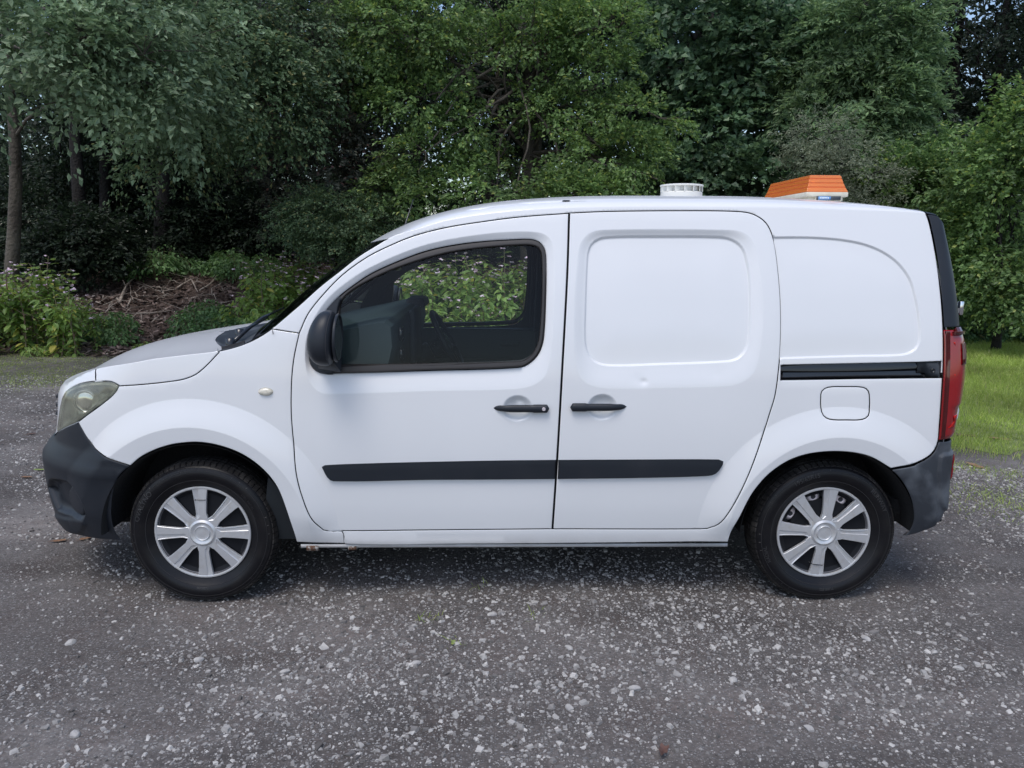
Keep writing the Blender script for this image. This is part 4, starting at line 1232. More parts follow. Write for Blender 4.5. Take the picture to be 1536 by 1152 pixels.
bevel(cl_.ob("centre_console", M['trim_dark'], dashboard), 0.015, 3)
for y, z in ((-0.60, 1.13), (-0.60, 1.04), (-0.09, 1.15), (0.09, 1.15)):
    v_ = MB()
    v_.lathe([(0.030, 0.0), (0.036, 0.012), (0.030, 0.018), (0.026, 0.004), (0.0001, 0.002)], n=24, axis='z')
    v_.v = [(-0.512 + p[2], y + p[0], z + p[1]) for p in v_.v]
    v_.ob("air_vent", M['gloss_black'], dashboard)
# steering wheel on the far (driver's) side
sw = MB()
tilt = R(28)
def swp(r, t, d=0.0):
    yy, up = r * math.cos(t), r * math.sin(t)
    return (-0.36 - up * math.sin(tilt) * 1.0 + d * math.cos(tilt), 0.37 + yy, 0.975 + up * math.cos(tilt) + d * math.sin(tilt))
sw.tube([swp(0.185, t) for t in np.linspace(0, 2 * math.pi, 49)], 0.0155, 10, caps=False)
for t in (R(200), R(-20), R(270)):
    sw.tube([swp(0.04, t, -0.02), swp(0.12, t, -0.012), swp(0.18, t)], [0.028, 0.018, 0.013], 8)
sw.tube([swp(0, 0, -0.10), swp(0, 0, -0.03), swp(0, 0, 0.005), swp(0, 0, 0.012)], [0.045, 0.055, 0.058, 0.03], 20)
sw.ob("steering_wheel", M['plastic'], van, auto=50)
st = MB(); st.tube([(-0.46, 0.37, 0.93), (-0.62, 0.37, 0.84)], 0.05, 12); st.tube([(-0.44, 0.37, 0.95), (-0.42, 0.20, 0.99)], 0.008, 8); st.tube([(-0.44, 0.37, 0.95), (-0.42, 0.55, 0.99)], 0.008, 8)
st.ob("steering_column", M['trim_dark'], van)
# seats
for y in (-0.37, 0.37):
    s = MB()
    s.box((0.02, y, 0.60), (0.50, 0.48, 0.16)); s.box((0.30, y, 0.92), (0.13, 0.46, 0.60), rot=Matrix.Rotation(R(14), 3, 'Y')); s.box((0.385, y, 1.30), (0.09, 0.26, 0.17), rot=Matrix.Rotation(R(10), 3, 'Y'))
    s.box((0.02, y, 0.46), (0.40, 0.40, 0.14))
    bevel(s.ob("seat", M['seat'], van), 0.035, 4)
# inner door cards
for sgn in (-1, 1):
    s = MB()
    s.add([(-0.90, sgn * 0.80, 0.35), (0.16, sgn * 0.80, 0.35), (0.16, sgn * 0.80, 1.01), (-0.90, sgn * 0.80, 1.01),
           (-0.90, sgn * 0.74, 0.35), (0.16, sgn * 0.74, 0.35), (0.16, sgn * 0.765, 1.005), (-0.90, sgn * 0.765, 1.005)],
          [(4, 5, 6, 7), (3, 2, 6, 7), (0, 1, 5, 4), (0, 3, 7, 4), (1, 2, 6, 5)])
    s.box((-0.25, sgn * 0.715, 0.80), (0.55, 0.06, 0.05)); s.box((0.0, sgn * 0.728, 0.92), (0.12, 0.02, 0.03))
    bevel(s.ob("door_card", M['trim_grey'], van, smooth=True, auto=40), 0.01, 2)
# bulkhead with cage window, B pillars, headlining
s = MB(); s.box((0.50, 0, 0.98), (0.03, 1.46, 1.28)); s.ob("bulkhead", M['trim_dark'], van)
for sgn in (-1, 1):
    s = MB()
    s.add([(0.145, sgn * 0.80, 1.0), (0.30, sgn * 0.80, 1.0), (0.30, sgn * 0.66, 1.62), (0.165, sgn * 0.67, 1.60),
           (0.150, sgn * 0.72, 1.0), (0.30, sgn * 0.72, 1.0), (0.30, sgn * 0.60, 1.62), (0.170, sgn * 0.61, 1.60)],
          [(0, 1, 2, 3), (4, 5, 6, 7), (0, 3, 7, 4), (0, 1, 5, 4), (3, 2, 6, 7)])
    s.tube([(0.13, sgn * 0.73, 1.02), (0.14, sgn * 0.66, 1.52)], 0.011, 8)
    s.ob("door_pillar_trim", M['trim_dark'], van)
hl = MB()
g = [[(x, y, min(float(CEN_Z(x)), 1.72) - 0.05 - 0.10 * (abs(y) / 0.62) ** 2.4) for y in np.linspace(-0.62, 0.62, 15)] for x in np.linspace(-0.46, 0.5, 12)]
vs = [p for r_ in g for p in r_]
hl.add(vs, [(i * 15 + j, i * 15 + j + 1, (i + 1) * 15 + j + 1, (i + 1) * 15 + j) for i in range(11) for j in range(14)])
hl.ob("headlining", M['trim_grey'], van)
mi_ = MB(); mi_.box((-0.60, 0.0, 1.42), (0.03, 0.24, 0.07)); mi_.tube([(-0.60, 0, 1.45), (-0.66, 0, 1.50)], 0.01, 6)
bevel(mi_.ob("rear_view_mirror", M['plastic'], van), 0.008, 2)

# ------------------------------------------------------------------ on the roof
roof_z = lambda x: float(CEN_Z(x))
def bar_pt(u, v, y): return at_y(u, v, y)
pn = at_y(1210, 287, -0.30); pr = at_y(1272, 289.5, -0.30)
bx0, bx1 = pn[0], pr[0]
zb = at_y(1210, 287.5, -0.30)[2]
zt = at_y(1217, 262, -0.28)[2]
lb_ = MB()
Y0, Y1 = -0.30, 0.30
n = 7
sec = [(0.0, 0.0), (0.25, 0.014), (0.5, 0.026), (0.75, 0.036), (0.93, 0.043), (1.0, 0.052)]   # (height fraction, inset)
hgt = zt - zb
tiers = []
for i, (f_, ins) in enumerate(sec):
    tiers.append((zb + hgt * f_, ins))
    if i in (1, 2, 3): tiers.append((zb + hgt * (f_ + 0.02), ins + 0.004)); tiers.append((zb + hgt * (f_ + 0.06), ins + 0.003))
tiers.sort()
vs, fs, mi_l = [], [], []
for (z, ins) in tiers:
    inx = ins * 0.55
    vs += [(bx0 + inx, Y0 + ins * 0.75, z), (bx1 - inx, Y0 + ins * 0.75, z), (bx1 - inx, Y1 - ins * 0.75, z), (bx0 + inx, Y1 - ins * 0.75, z)]
for i in range(len(tiers) - 1):
    gro = (tiers[i + 1][0] - tiers[i][0]) < hgt * 0.05
    for j in range(4):
        fs.append((i * 4 + j, i * 4 + (j + 1) % 4, (i + 1) * 4 + (j + 1) % 4, (i + 1) * 4 + j)); mi_l.append(1 if gro else 0)
fs.append(tuple((len(tiers) - 1) * 4 + j for j in range(4))); mi_l.append(0)
lb_.add(vs, fs); lb_.m = mi_l
base = MB()
zr = roof_z((bx0 + bx1) / 2)
base.box(((bx0 + bx1) / 2, 0, zb - 0.012), (bx1 - bx0 + 0.004, 0.604, 0.022)).box(((bx0 + bx1) / 2, 0, zb - 0.030), (bx1 - bx0 - 0.03, 0.57, 0.022))
base.box((bx0 + 0.05, -0.286, zb - 0.028), (0.012, 0.02, 0.028)).box((bx1 - 0.03, -0.286, zb - 0.028), (0.012, 0.02, 0.028))
for xx in (bx0 + 0.04, bx1 - 0.04):
    for yy in (-0.22, 0.22): base.box((xx, yy, (zb - 0.03 + zr) / 2 - 0.01), (0.03, 0.05, max(0.02, zb - zr + 0.02)))
light_bar = base.ob("light_bar", M['cream'], van)
bevel(light_bar, 0.004, 2)
tag(light_bar, "amber warning light bar on cream base")
bevel(lb_.ob("amber_lens", [M['amber'], M['amber_band']], light_bar, smooth=False), 0.005, 3, 35)
rb = MB(); rb.lathe([(0.0001, 0.05), (0.022, 0.048), (0.03, 0.03), (0.03, 0.0)], c=((bx0 + bx1) / 2 - 0.035, -0.215, zb + 0.012), n=20, axis='z'); rb.ob("beacon", M['amber_inner'], light_bar)
xs0 = bx0 + 0.055
lab = MB(); lab.box((xs0 + 0.05, -0.3035, zb - 0.029), (0.115, 0.0025, 0.017)); lab.ob("label_plate", M['plastic_worn'], light_bar)
lab = MB(); lab.box((xs0 + 0.030, -0.3055, zb - 0.029), (0.058, 0.002, 0.014)); lab.ob("label", M['sticker_blue'], light_bar)
lab = MB()
for i in range(6): lab.box((xs0 + 0.010 + i * 0.0075, -0.307, zb - 0.029), (0.0045, 0.001, 0.007 + 0.001 * (i % 2)))
lab.ob("label_print", M['sticker_white'], light_bar)
s = MB(); s.tube([(bx0 + 0.02, -0.05, zb - 0.03), (bx0 - 0.03, -0.06, zr + 0.012), (bx0 - 0.09, -0.05, roof_z(bx0 - 0.09) + 0.006), (bx0 - 0.12, -0.05, roof_z(bx0 - 0.12) - 0.01)], 0.005, 6); s.ob("cable", M['gloss_black'], light_bar)
# roof vent
vc = at_y(1022, 290, 0.0)
vx = vc[0]; vz = roof_z(vx)
W2 = (at_y(1054, 280, 0)[0] - at_y(990, 280, 0)[0]) / 2
top_z = at_y(1022, 277.5, 0)[2]; mid_z = at_y(1022, 288, 0)[2]
v_ = MB()
v_.lathe([(W2 * 0.97, vz - 0.03 - vz), (W2 * 0.96, mid_z - vz - 0.006), (W2 * 0.90, mid_z - vz)], c=(vx, 0, vz), n=64, axis='z')
v_.lathe([(W2 * 0.80, mid_z - vz - 0.004), (W2 * 0.80, top_z - vz - 0.004)], c=(vx, 0, vz), n=48, axis='z')
roof_vent = v_.ob("roof_vent", M['vent_white'], van, auto=40)
tag(roof_vent, "round white turbine vent on the roof")
v_ = MB(); h_ = top_z - vz
v_.lathe([(W2 * 0.97, h_ - 0.009), (W2 * 1.0, h_ - 0.006), (W2 * 0.99, h_ - 0.001), (W2 * 0.80, h_ + 0.002), (W2 * 0.5, h_ + 0.004), (0.0001, h_ + 0.004)], c=(vx, 0, vz), n=64, axis='z')
v_.lathe([(W2 * 0.97, h_ - 0.009), (W2 * 0.4, h_ - 0.009)], c=(vx, 0, vz), n=64, axis='z')
v_.ob("vent_cap", M['vent_white'], roof_vent, auto=40)
for k in range(14):
    t = 2 * math.pi * (k + 0.3) / 14
    s = MB()
    z0, z1 = mid_z - 0.002, top_z - 0.007
    p0 = np.array([vx + W2 * 0.97 * math.cos(t), W2 * 0.97 * math.sin(t)]); p1 = np.array([vx + W2 * 0.82 * math.cos(t + 0.25), W2 * 0.82 * math.sin(t + 0.25)])
    s.add([(*p0, z0), (*p1, z0), (*p1, z1), (*p0, z1)], [(0, 1, 2, 3)])
    d_ = np.array([-(p1 - p0)[1], (p1 - p0)[0]]); d_ = d_ / np.linalg.norm(d_) * 0.003
    s.add([(*(p0 + d_), z0), (*(p1 + d_), z0), (*(p1 + d_), z1), (*(p0 + d_), z1)], [(3, 2, 1, 0)])
    s.add([(*p0, z0), (*(p0 + d_), z0), (*(p0 + d_), z1), (*p0, z1)], [(0, 1, 2, 3)])
    s.ob("vane", M['vent_white'], roof_vent, smooth=False)
# short roof aerial at the front, and two blanking caps
a0 = at_y(594, 334, 0.10); a0[2] = roof_z(a0[0]) - 0.005
a1 = at_y(620, 299, 0.10)
s = MB(); s.tube([a0, a0 + (a1 - a0) * 0.25, a0 + (a1 - a0) * 0.3, a1], [0.018, 0.010, 0.005, 0.002], 8); s.ob("aerial", M['gloss_black'], van)
for (u, v, y) in ((845, 300, -0.50), (1345, 306, -0.50)):
    p = at_y(u, v, y)
    q = skin(np.array([p[0]]), np.array([float(EDGE_H(p[0])) + 0.24]))[0]
    s = MB(); s.lathe([(0.0001, 0.003), (0.014, 0.002), (0.018, 0.0)], c=q, n=20, axis='z'); s.ob("roof_cap", M['plastic_worn'], van)
# ------------------------------------------------------------------ ground
def gz(x, y):
    x, y = np.asarray(x, float), np.asarray(y, float)
    left = 1 - sstep(1.0, 4.5, x)
    z = 1.10 * sstep(7.0, 13.0, y) * left + 0.5 * sstep(9.5, 16, y) * (1 - left) + 0.9 * sstep(14, 30, y)
    z = z + 0.10 * np.sin(x * 1.9 + y * 1.3) * np.sin(x * 0.8 - y * 1.7 + 1) * sstep(7.3, 9.5, y)
    z = z + 0.012 * np.sin(x * 1.3 + 0.5) * np.sin(y * 1.1 + 2) + 0.006 * np.sin(x * 4.1 + y * 2) * np.sin(y * 3.7 - x)
    # slight hollow the wheels stand in stays level
    f = np.exp(-((np.abs(x) - 1.34) ** 2 + (np.abs(y) - 0.8) ** 2) / 0.25)
    return z * (1 - f) - 0.018 * f - 0.006
def world_at(u, dist, dz=0.0):
    """ground point in picture column u, dist metres ahead of the camera"""
    d = px_dir(u, 369.0); d = d / math.hypot(d[0], d[1])
    f = np.array([_sy, _cy]); k = dist / (d[0] * f[0] + d[1] * f[1])
    x, y = CAM[0] + d[0] * k, CAM[1] + d[1] * k
    return np.array([x, y, float(gz(x, y)) + dz])
def ray_at(u, v, dist):
    d = px_dir(u, v); f = d[0] * _sy + d[1] * _cy
    return CAM + d * (dist / f)
def ground_hit(u, v):
    d = px_dir(u, v); t = 0.5
    below = lambda t: (CAM + d * t)[2] - float(gz(*(CAM + d * t)[:2])) < 0
    while t < 60 and not below(t): t += 0.15
    lo_, hi_ = t - 0.15, t
    for _ in range(12):
        m_ = (lo_ + hi_) / 2
        if below(m_): hi_ = m_
        else: lo_ = m_
    return CAM + d * lo_

def numpy_mesh(name, V, F, mats, parent=None, mi=None, smooth=False):
    """V (n,3), F (m,k) with k fixed"""
    me = bpy.data.meshes.new(name)
    V = np.asarray(V, dtype=np.float32); F = np.asarray(F, dtype=np.int32)
    k = F.shape[1]
    me.vertices.add(len(V)); me.vertices.foreach_set("co", V.ravel())
    me.loops.add(F.size); me.loops.foreach_set("vertex_index", F.ravel())
    me.polygons.add(len(F))
    me.polygons.foreach_set("loop_start", np.arange(0, F.size, k, dtype=np.int32))
    if mi is not None: me.polygons.foreach_set("material_index", np.asarray(mi, dtype=np.int32))
    for m_ in (mats if isinstance(mats, (list, tuple)) else [mats]): me.materials.append(m_)
    me.update(calc_edges=True)
    me.polygons.foreach_set("use_smooth", np.full(len(F), bool(smooth)))
    return link(bpy.data.objects.new(name, me), parent)

def soil_material():
    m = bpy.data.materials.new("yard_ground"); m.use_nodes = True
    nt = m.node_tree; N, L = nt.nodes, nt.links; b = N["Principled BSDF"]
    b.inputs["Roughness"].default_value = 0.88; b.inputs["Specular IOR Level"].default_value = 0.3
    tc = N.new("ShaderNodeTexCoord"); sx = N.new("ShaderNodeSeparateXYZ"); L.new(tc.outputs["Object"], sx.inputs[0])
    def noise(s, d=5, rough=0.6):
        n = N.new("ShaderNodeTexNoise"); n.inputs["Scale"].default_value = s; n.inputs["Detail"].default_value = d; n.inputs["Roughness"].default_value = rough
        L.new(tc.outputs["Object"], n.inputs[0]); return n
    def ramp(src, stops):
        r = N.new("ShaderNodeValToRGB"); L.new(src, r.inputs[0])
        e = r.color_ramp.elements; e[0].position, e[0].color = stops[0][0], (*stops[0][1], 1); e[1].position, e[1].color = stops[-1][0], (*stops[-1][1], 1)
        for p, c in stops[1:-1]: x = e.new(p); x.color = (*c, 1)
        return r
    def mix(fac, a, c, blend='MIX'):
        x = N.new("ShaderNodeMix"); x.data_type = 'RGBA'; x.blend_type = blend
        if isinstance(fac, float): x.inputs[0].default_value = fac
        else: L.new(fac, x.inputs[0])
        for i, s in ((6, a), (7, c)):
            if isinstance(s, tuple): x.inputs[i].default_value = (*s, 1)
            else: L.new(s, x.inputs[i])
        return x.outputs[2]
    def rng_map(src, a, c, lo=0.0, hi=1.0):
        x = N.new("ShaderNodeMapRange"); x.interpolation_type = 'SMOOTHSTEP'
        L.new(src, x.inputs[0]); x.inputs[1].default_value = a; x.inputs[2].default_value = c; x.inputs[3].default_value = lo; x.inputs[4].default_value = hi
        return x.outputs[0]
    def math_(op, a, c):
        x = N.new("ShaderNodeMath"); x.operation = op
        for i, s in ((0, a), (1, c)):
            if isinstance(s, float): x.inputs[i].default_value = s
            else: L.new(s, x.inputs[i])
        return x.outputs[0]
    big = noise(0.9, 4); mid = noise(5, 6); fine = noise(60, 6, 0.7); grain = noise(260, 3, 0.7)
    base = ramp(big.outputs[0], [(0.35, (0.090, 0.081, 0.077)), (0.5, (0.128, 0.116, 0.110)), (0.68, (0.180, 0.165, 0.156))]).outputs[0]
    base = mix(math_('MULTIPLY', rng_map(mid.outputs[0], 0.45, 0.65), 0.55), base, (0.105, 0.086, 0.079))
    mp2 = N.new("ShaderNodeMapping"); mp2.inputs["Rotation"].default_value = (0, 0, R(-24)); mp2.inputs["Scale"].default_value = (0.30, 1.6, 1); L.new(tc.outputs["Object"], mp2.inputs[0])
    n5 = N.new("ShaderNodeTexNoise"); n5.inputs["Scale"].default_value = 1.3; n5.inputs["Detail"].default_value = 4; L.new(mp2.outputs[0], n5.inputs[0])
    base = mix(0.9, base, ramp(n5.outputs[0], [(0.34, (0.62, 0.61, 0.60)), (0.5, (1.0, 1.0, 1.0)), (0.66, (1.42, 1.41, 1.40))]).outputs[0], 'MULTIPLY')
    base = mix(0.8, base, ramp(fine.outputs[0], [(0.30, (0.55, 0.55, 0.55)), (0.5, (1.0, 1.0, 1.0)), (0.72, (1.7, 1.68, 1.68))]).outputs[0], 'MULTIPLY')
    # small grit: pale chips too small to build
    col = base
    hsum = None
    for sc, lo, c1, c2 in ((95, 0.30, (0.36, 0.345, 0.33), 0.60), (170, 0.32, (0.32, 0.305, 0.29), 0.50), (45, 0.22, (0.32, 0.305, 0.29), 0.72)):
        v = N.new("ShaderNodeTexVoronoi"); v.inputs["Scale"].default_value = sc; v.inputs["Randomness"].default_value = 1.0
        mp = N.new("ShaderNodeMapping"); mp.inputs["Scale"].default_value = (0.8, 1.15, 1.0); L.new(tc.outputs["Object"], mp.inputs[0]); L.new(mp.outputs[0], v.inputs["Vector"])
        inside_ = rng_map(v.outputs["Distance"], lo + 0.05, lo, 0.0, 1.0)
        sep = N.new("ShaderNodeSeparateColor"); L.new(v.outputs["Color"], sep.inputs[0])
        pick = rng_map(math_('ADD', sep.outputs[0], math_('MULTIPLY', big.outputs[0], 0.35)), c2 + 0.17, c2 + 0.21)
        fac = math_('MULTIPLY', inside_, pick)
        chip = mix(sep.outputs[1], (0.13, 0.13, 0.135), c1)
        col = mix(fac, col, chip)
        hsum = fac if hsum is None else math_('ADD', hsum, fac)
    # moss and litter towards the back of the yard, dark mulch on the bank, forest floor beyond
    nz = noise(1.7, 6)
    yn = math_('ADD', sx.outputs[1], math_('MULTIPLY', math_('SUBTRACT', nz.outputs[0], 0.5), 3.0))
    moss = math_('MULTIPLY', rng_map(yn, 3.9, 4.9), rng_map(noise(9, 6, 0.7).outputs[0], 0.40, 0.60))
    col = mix(math_('MULTIPLY', moss, 0.85), col, ramp(fine.outputs[0], [(0.3, (0.045, 0.055, 0.02)), (0.7, (0.11, 0.125, 0.05))]).outputs[0])
    mulch = rng_map(yn, 6.4, 7.3)
    mc = ramp(noise(34, 8, 0.75).outputs[0], [(0.30, (0.020, 0.014, 0.012)), (0.5, (0.085, 0.058, 0.047)), (0.72, (0.22, 0.165, 0.14))]).outputs[0]
    col = mix(mulch, col, mc)
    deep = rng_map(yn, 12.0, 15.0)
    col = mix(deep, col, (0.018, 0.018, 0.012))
    L.new(col, b.inputs["Base Color"])
    bp = N.new("ShaderNodeBump"); bp.inputs["Strength"].default_value = 0.7; bp.inputs["Distance"].default_value = 0.006
    h = math_('ADD', math_('MULTIPLY', fine.outputs[0], 1.0), math_('MULTIPLY', grain.outputs[0], 0.6))
    h = math_('ADD', h, math_('MULTIPLY', hsum, 0.5))
    L.new(h, bp.inputs["Height"]); L.new(bp.outputs[0], b.inputs["Normal"])
    return m

def ground_sheet():
    xs = np.concatenate([[-400, -150, -60, -30], np.arange(-16, 16.01, 0.16), [30, 60, 150, 400]])
    ys = np.concatenate([[-400, -150, -50, -20, -10], np.arange(-6, 22.01, 0.16), [26, 32, 45, 80, 180, 400]])
    X, Y = np.meshgrid(xs, ys, indexing='ij')
    Z = gz(X, Y)
    Z += 0.03 * np.sin(X * 9.1 + 3 * np.sin(Y * 5)) * np.sin(Y * 8.3) * sstep(7.5, 8.5, Y)
    V = np.stack([X, Y, Z], -1).reshape(-1, 3); n = len(ys)
    i = np.arange(len(xs) * n).reshape(len(xs), n)
    F = np.stack([i[:-1, :-1], i[1:, :-1], i[1:, 1:], i[:-1, 1:]], -1).reshape(-1, 4)
    o = numpy_mesh("ground", V, F, soil_material(), smooth=True)
    tag(o, kind='structure', label="dark cinder and gravel yard rising to a mulched bank behind")
    return o
ground_sheet()

def fbm(p, s, seed=0.0):
    q = p * s + seed
    return (np.sin(q[:, 0] * 1.0 + 1.7 * np.sin(q[:, 1] * 0.9 + seed)) + np.sin(q[:, 1] * 1.3 + 1.3 * np.sin(q[:, 2 % p.shape[1]] * 1.1)) +
            0.6 * np.sin(q[:, 0] * 2.3 + q[:, 1] * 1.9) + 0.4 * np.sin(q[:, 0] * 4.9 - q[:, 1] * 4.1 + 2)) / 3.0

# ---- gravel: angular chips, real geometry
def stone_mat():
    m = mat("gravel_stone", (0.24, 0.235, 0.235), 0.85, bump=(90, 0.5, 0.003))
    nt = m.node_tree; b = nt.nodes["Principled BSDF"]
    g = nt.nodes.new("ShaderNodeNewGeometry"); r = nt.nodes.new("ShaderNodeValToRGB")
    e = r.color_ramp.elements; e[0].position = 0; e[0].color = (0.085, 0.078, 0.074, 1); e[1].position = 1; e[1].color = (0.52, 0.50, 0.475, 1)
    x = e.new(0.35); x.color = (0.23, 0.218, 0.21, 1); x = e.new(0.75); x.color = (0.38, 0.365, 0.35, 1)
    nt.links.new(g.outputs["Random Per Island"], r.inputs[0])
    tc = nt.nodes.new("ShaderNodeTexCoord"); n = nt.nodes.new("ShaderNodeTexNoise"); n.inputs["Scale"].default_value = 70; n.inputs["Detail"].default_value = 5
    nt.links.new(tc.outputs["Object"], n.inputs[0])
    mr = nt.nodes.new("ShaderNodeMapRange"); mr.inputs[3].default_value = 0.7; mr.inputs[4].default_value = 1.25; nt.links.new(n.outputs[0], mr.inputs[0])
    mx = nt.nodes.new("ShaderNodeMix"); mx.data_type = 'RGBA'; mx.blend_type = 'MULTIPLY'; mx.inputs[0].default_value = 1
    nt.links.new(r.outputs[0], mx.inputs[6]); nt.links.new(mr.outputs[0], mx.inputs[7]); nt.links.new(mx.outputs[2], b.inputs["Base Color"])
    return m
M['stone'] = stone_mat()
CUBE_V = np.array([(-1, -1, -1), (1, -1, -1), (1, 1, -1), (-1, 1, -1), (-1, -1, 1), (1, -1, 1), (1, 1, 1), (-1, 1, 1)], float)
CUBE_T = np.array([(4, 5, 6), (4, 6, 7), (0, 1, 5), (0, 5, 4), (1, 2, 6), (1, 6, 5), (2, 3, 7), (2, 7, 6), (3, 0, 4), (3, 4, 7)])
def stones(P, S):
    n = len(P)
    V = np.repeat(CUBE_V[None], n, 0) * rng.uniform(0.45, 1.0, (n, 8, 3))
    V[:, 4:, :2] *= rng.uniform(0.45, 0.95, (n, 4, 1))
    V *= (S[:, None, None] * np.stack([rng.uniform(0.75, 1.35, n), rng.uniform(0.6, 1.0, n), rng.uniform(0.28, 0.62, n)], -1)[:, None, :])
    a = rng.uniform(0, 2 * math.pi, n); c, s = np.cos(a), np.sin(a)
    t = rng.normal(0, 0.16, (n, 2))
    x = V[..., 0] * c[:, None] - V[..., 1] * s[:, None]; y = V[..., 0] * s[:, None] + V[..., 1] * c[:, None]
    z = V[..., 2] + x * t[:, :1] + y * t[:, 1:]
    V = np.stack([x, y, z], -1) + P[:, None, :]
    F = (CUBE_T[None] + (np.arange(n) * 8)[:, None, None]).reshape(-1, 3)
    return V.reshape(-1, 3), F
def scatter_gravel():
    Vs, Fs, off = [], [], 0
    specs = [(9000, (-3.2, 3.4), (-2.35, 0.2), 0.0055, 0.011, -0.15), (30000, (-3.8, 4.0), (-2.35, 2.2), 0.0028, 0.0065, 0.02), (4200, (-3.4, 3.8), (-2.3, 1.5), 0.007, 0.017, 0.10),
             (9000, (-8.5, -1.3), (-0.6, 5.0), 0.005, 0.015, -0.1), (3600, (1.6, 4.5), (0.2, 2.6), 0.005, 0.014, -0.2), (450, (-7, 4.0), (-2.2, 3.5), 0.016, 0.026, 0.2)]
    for n, xr, yr, s0, s1, th in specs:
        # keep to what the picture's cone covers
        x = rng.uniform(*xr, n * 3); y = rng.uniform(*yr, n * 3)
        p = np.stack([x, y], -1)
        den = fbm(p, 1.3, 3.3) * 0.75 + fbm(p, 6.5, 1.2) * 0.35 + rng.normal(0, 0.28, len(p))
        f = y - CAM[1]
        ok = (np.abs(x - CAM[0] - 0.02 * f) < 0.70 * f + 0.15) & (den > th) & ~((x > 2.75) & (y > 1.25 + 0.1 * np.sin(x * 5)))
        p = p[ok][:n]
        s = s0 + (s1 - s0) * rng.random(len(p)) ** 2.0
        P = np.stack([p[:, 0], p[:, 1], gz(p[:, 0], p[:, 1]) + s * 0.10], -1)
        V, F = stones(P, s)
        Vs.append(V); Fs.append(F + off); off += len(V)
    o = numpy_mesh("gravel", np.concatenate(Vs), np.concatenate(Fs), M['stone'])
    tag(o, kind='stuff', label="loose pale and grey gravel chips strewn over the dark yard")
scatter_gravel()

# ---- foliage
def leaf_mat(name, dark, light, trans=0.35, gloss=0.5, yellow=None):
    m = bpy.data.materials.new(name); m.use_nodes = True
    nt = m.node_tree; N, L = nt.nodes, nt.links
    b = N["Principled BSDF"]; out = N["Material Output"]
    b.inputs["Roughness"].default_value = gloss; b.inputs["Specular IOR Level"].default_value = 0.4
    g = N.new("ShaderNodeNewGeometry"); r = N.new("ShaderNodeValToRGB"); e = r.color_ramp.elements
    e[0].color = (*dark, 1); e[1].color = (*light, 1); e[0].position = 0.05; e[1].position = 0.95
    if yellow:
        e[1].position = 0.93; x = e.new(0.97); x.color = (*yellow, 1)
    L.new(g.outputs["Random Per Island"], r.inputs[0])
    # broad patches of fresher and duller growth
    tc = N.new("ShaderNodeTexCoord"); n = N.new("ShaderNodeTexNoise"); n.inputs["Scale"].default_value = 1.1; n.inputs["Detail"].default_value = 3
    L.new(tc.outputs["Object"], n.inputs[0])
    mr = N.new("ShaderNodeMapRange"); mr.inputs[1].default_value = 0.3; mr.inputs[2].default_value = 0.7; mr.inputs[3].default_value = 0.70; mr.inputs[4].default_value = 1.35
    L.new(n.outputs[0], mr.inputs[0])
    mx = N.new("ShaderNodeMix"); mx.data_type = 'RGBA'; mx.blend_type = 'MULTIPLY'; mx.inputs[0].default_value = 1
    L.new(r.outputs[0], mx.inputs[6]); L.new(mr.outputs[0], mx.inputs[7])
    L.new(mx.outputs[2], b.inputs["Base Color"])
    t = N.new("ShaderNodeBsdfTranslucent")
    hs = N.new("ShaderNodeHueSaturation"); hs.inputs["Hue"].default_value = 0.485; hs.inputs["Saturation"].default_value = 1.15; hs.inputs["Value"].default_value = 1.5
    L.new(mx.outputs[2], hs.inputs["Color"]); L.new(hs.outputs[0], t.inputs[0])
    ms = N.new("ShaderNodeMixShader"); ms.inputs[0].default_value = trans
    L.new(b.outputs[0], ms.inputs[1]); L.new(t.outputs[0], ms.inputs[2]); L.new(ms.outputs[0], out.inputs[0])
    return m
LM = {
 'beech': leaf_mat("beech_leaf", (0.103, 0.160, 0.086), (0.242, 0.329, 0.195), 0.3, 0.45),
 'dull': leaf_mat("dull_leaf", (0.059, 0.103, 0.055), (0.166, 0.246, 0.127), 0.3, 0.5, (0.265, 0.267, 0.117)),
 'copper': leaf_mat("dark_reddish_leaf", (0.052, 0.068, 0.056), (0.165, 0.165, 0.122), 0.25, 0.45, (0.242, 0.131, 0.118)),
 'bright': leaf_mat("fresh_leaf", (0.069, 0.125, 0.044), (0.228, 0.350, 0.127), 0.38, 0.45, (0.344, 0.400, 0.121)),
 'maple': leaf_mat("maple_leaf", (0.056, 0.108, 0.064), (0.149, 0.237, 0.125), 0.32, 0.45),
 'ash': leaf_mat("ash_leaf", (0.085, 0.148, 0.077), (0.225, 0.326, 0.153), 0.38, 0.45),
 'silver': leaf_mat("silver_leaf", (0.122, 0.151, 0.100), (0.286, 0.315, 0.222), 0.3, 0.5),
 'hedge': leaf_mat("hedge_leaf", (0.066, 0.127, 0.047), (0.205, 0.321, 0.124), 0.38, 0.45, (0.328, 0.390, 0.129)),
 'dark': leaf_mat("shaded_leaf", (0.010, 0.019, 0.012), (0.036, 0.058, 0.030), 0.3, 0.55),  # deep shade of the wood put into the leaf colour
 'balsam': leaf_mat("balsam_leaf", (0.150, 0.235, 0.070), (0.330, 0.470, 0.145), 0.42, 0.42, (0.55, 0.50, 0.13)),
 'nettle': leaf_mat("nettle_leaf", (0.066, 0.131, 0.056), (0.160, 0.281, 0.104), 0.35, 0.5),
}
M['bark'] = mat("bark", (0.060, 0.050, 0.040), 0.9, bump=(22, 1.0, 0.03), vary=(7, (0.12, 0.105, 0.085), 0.4, 0.7, (1, 1, 0.25)))
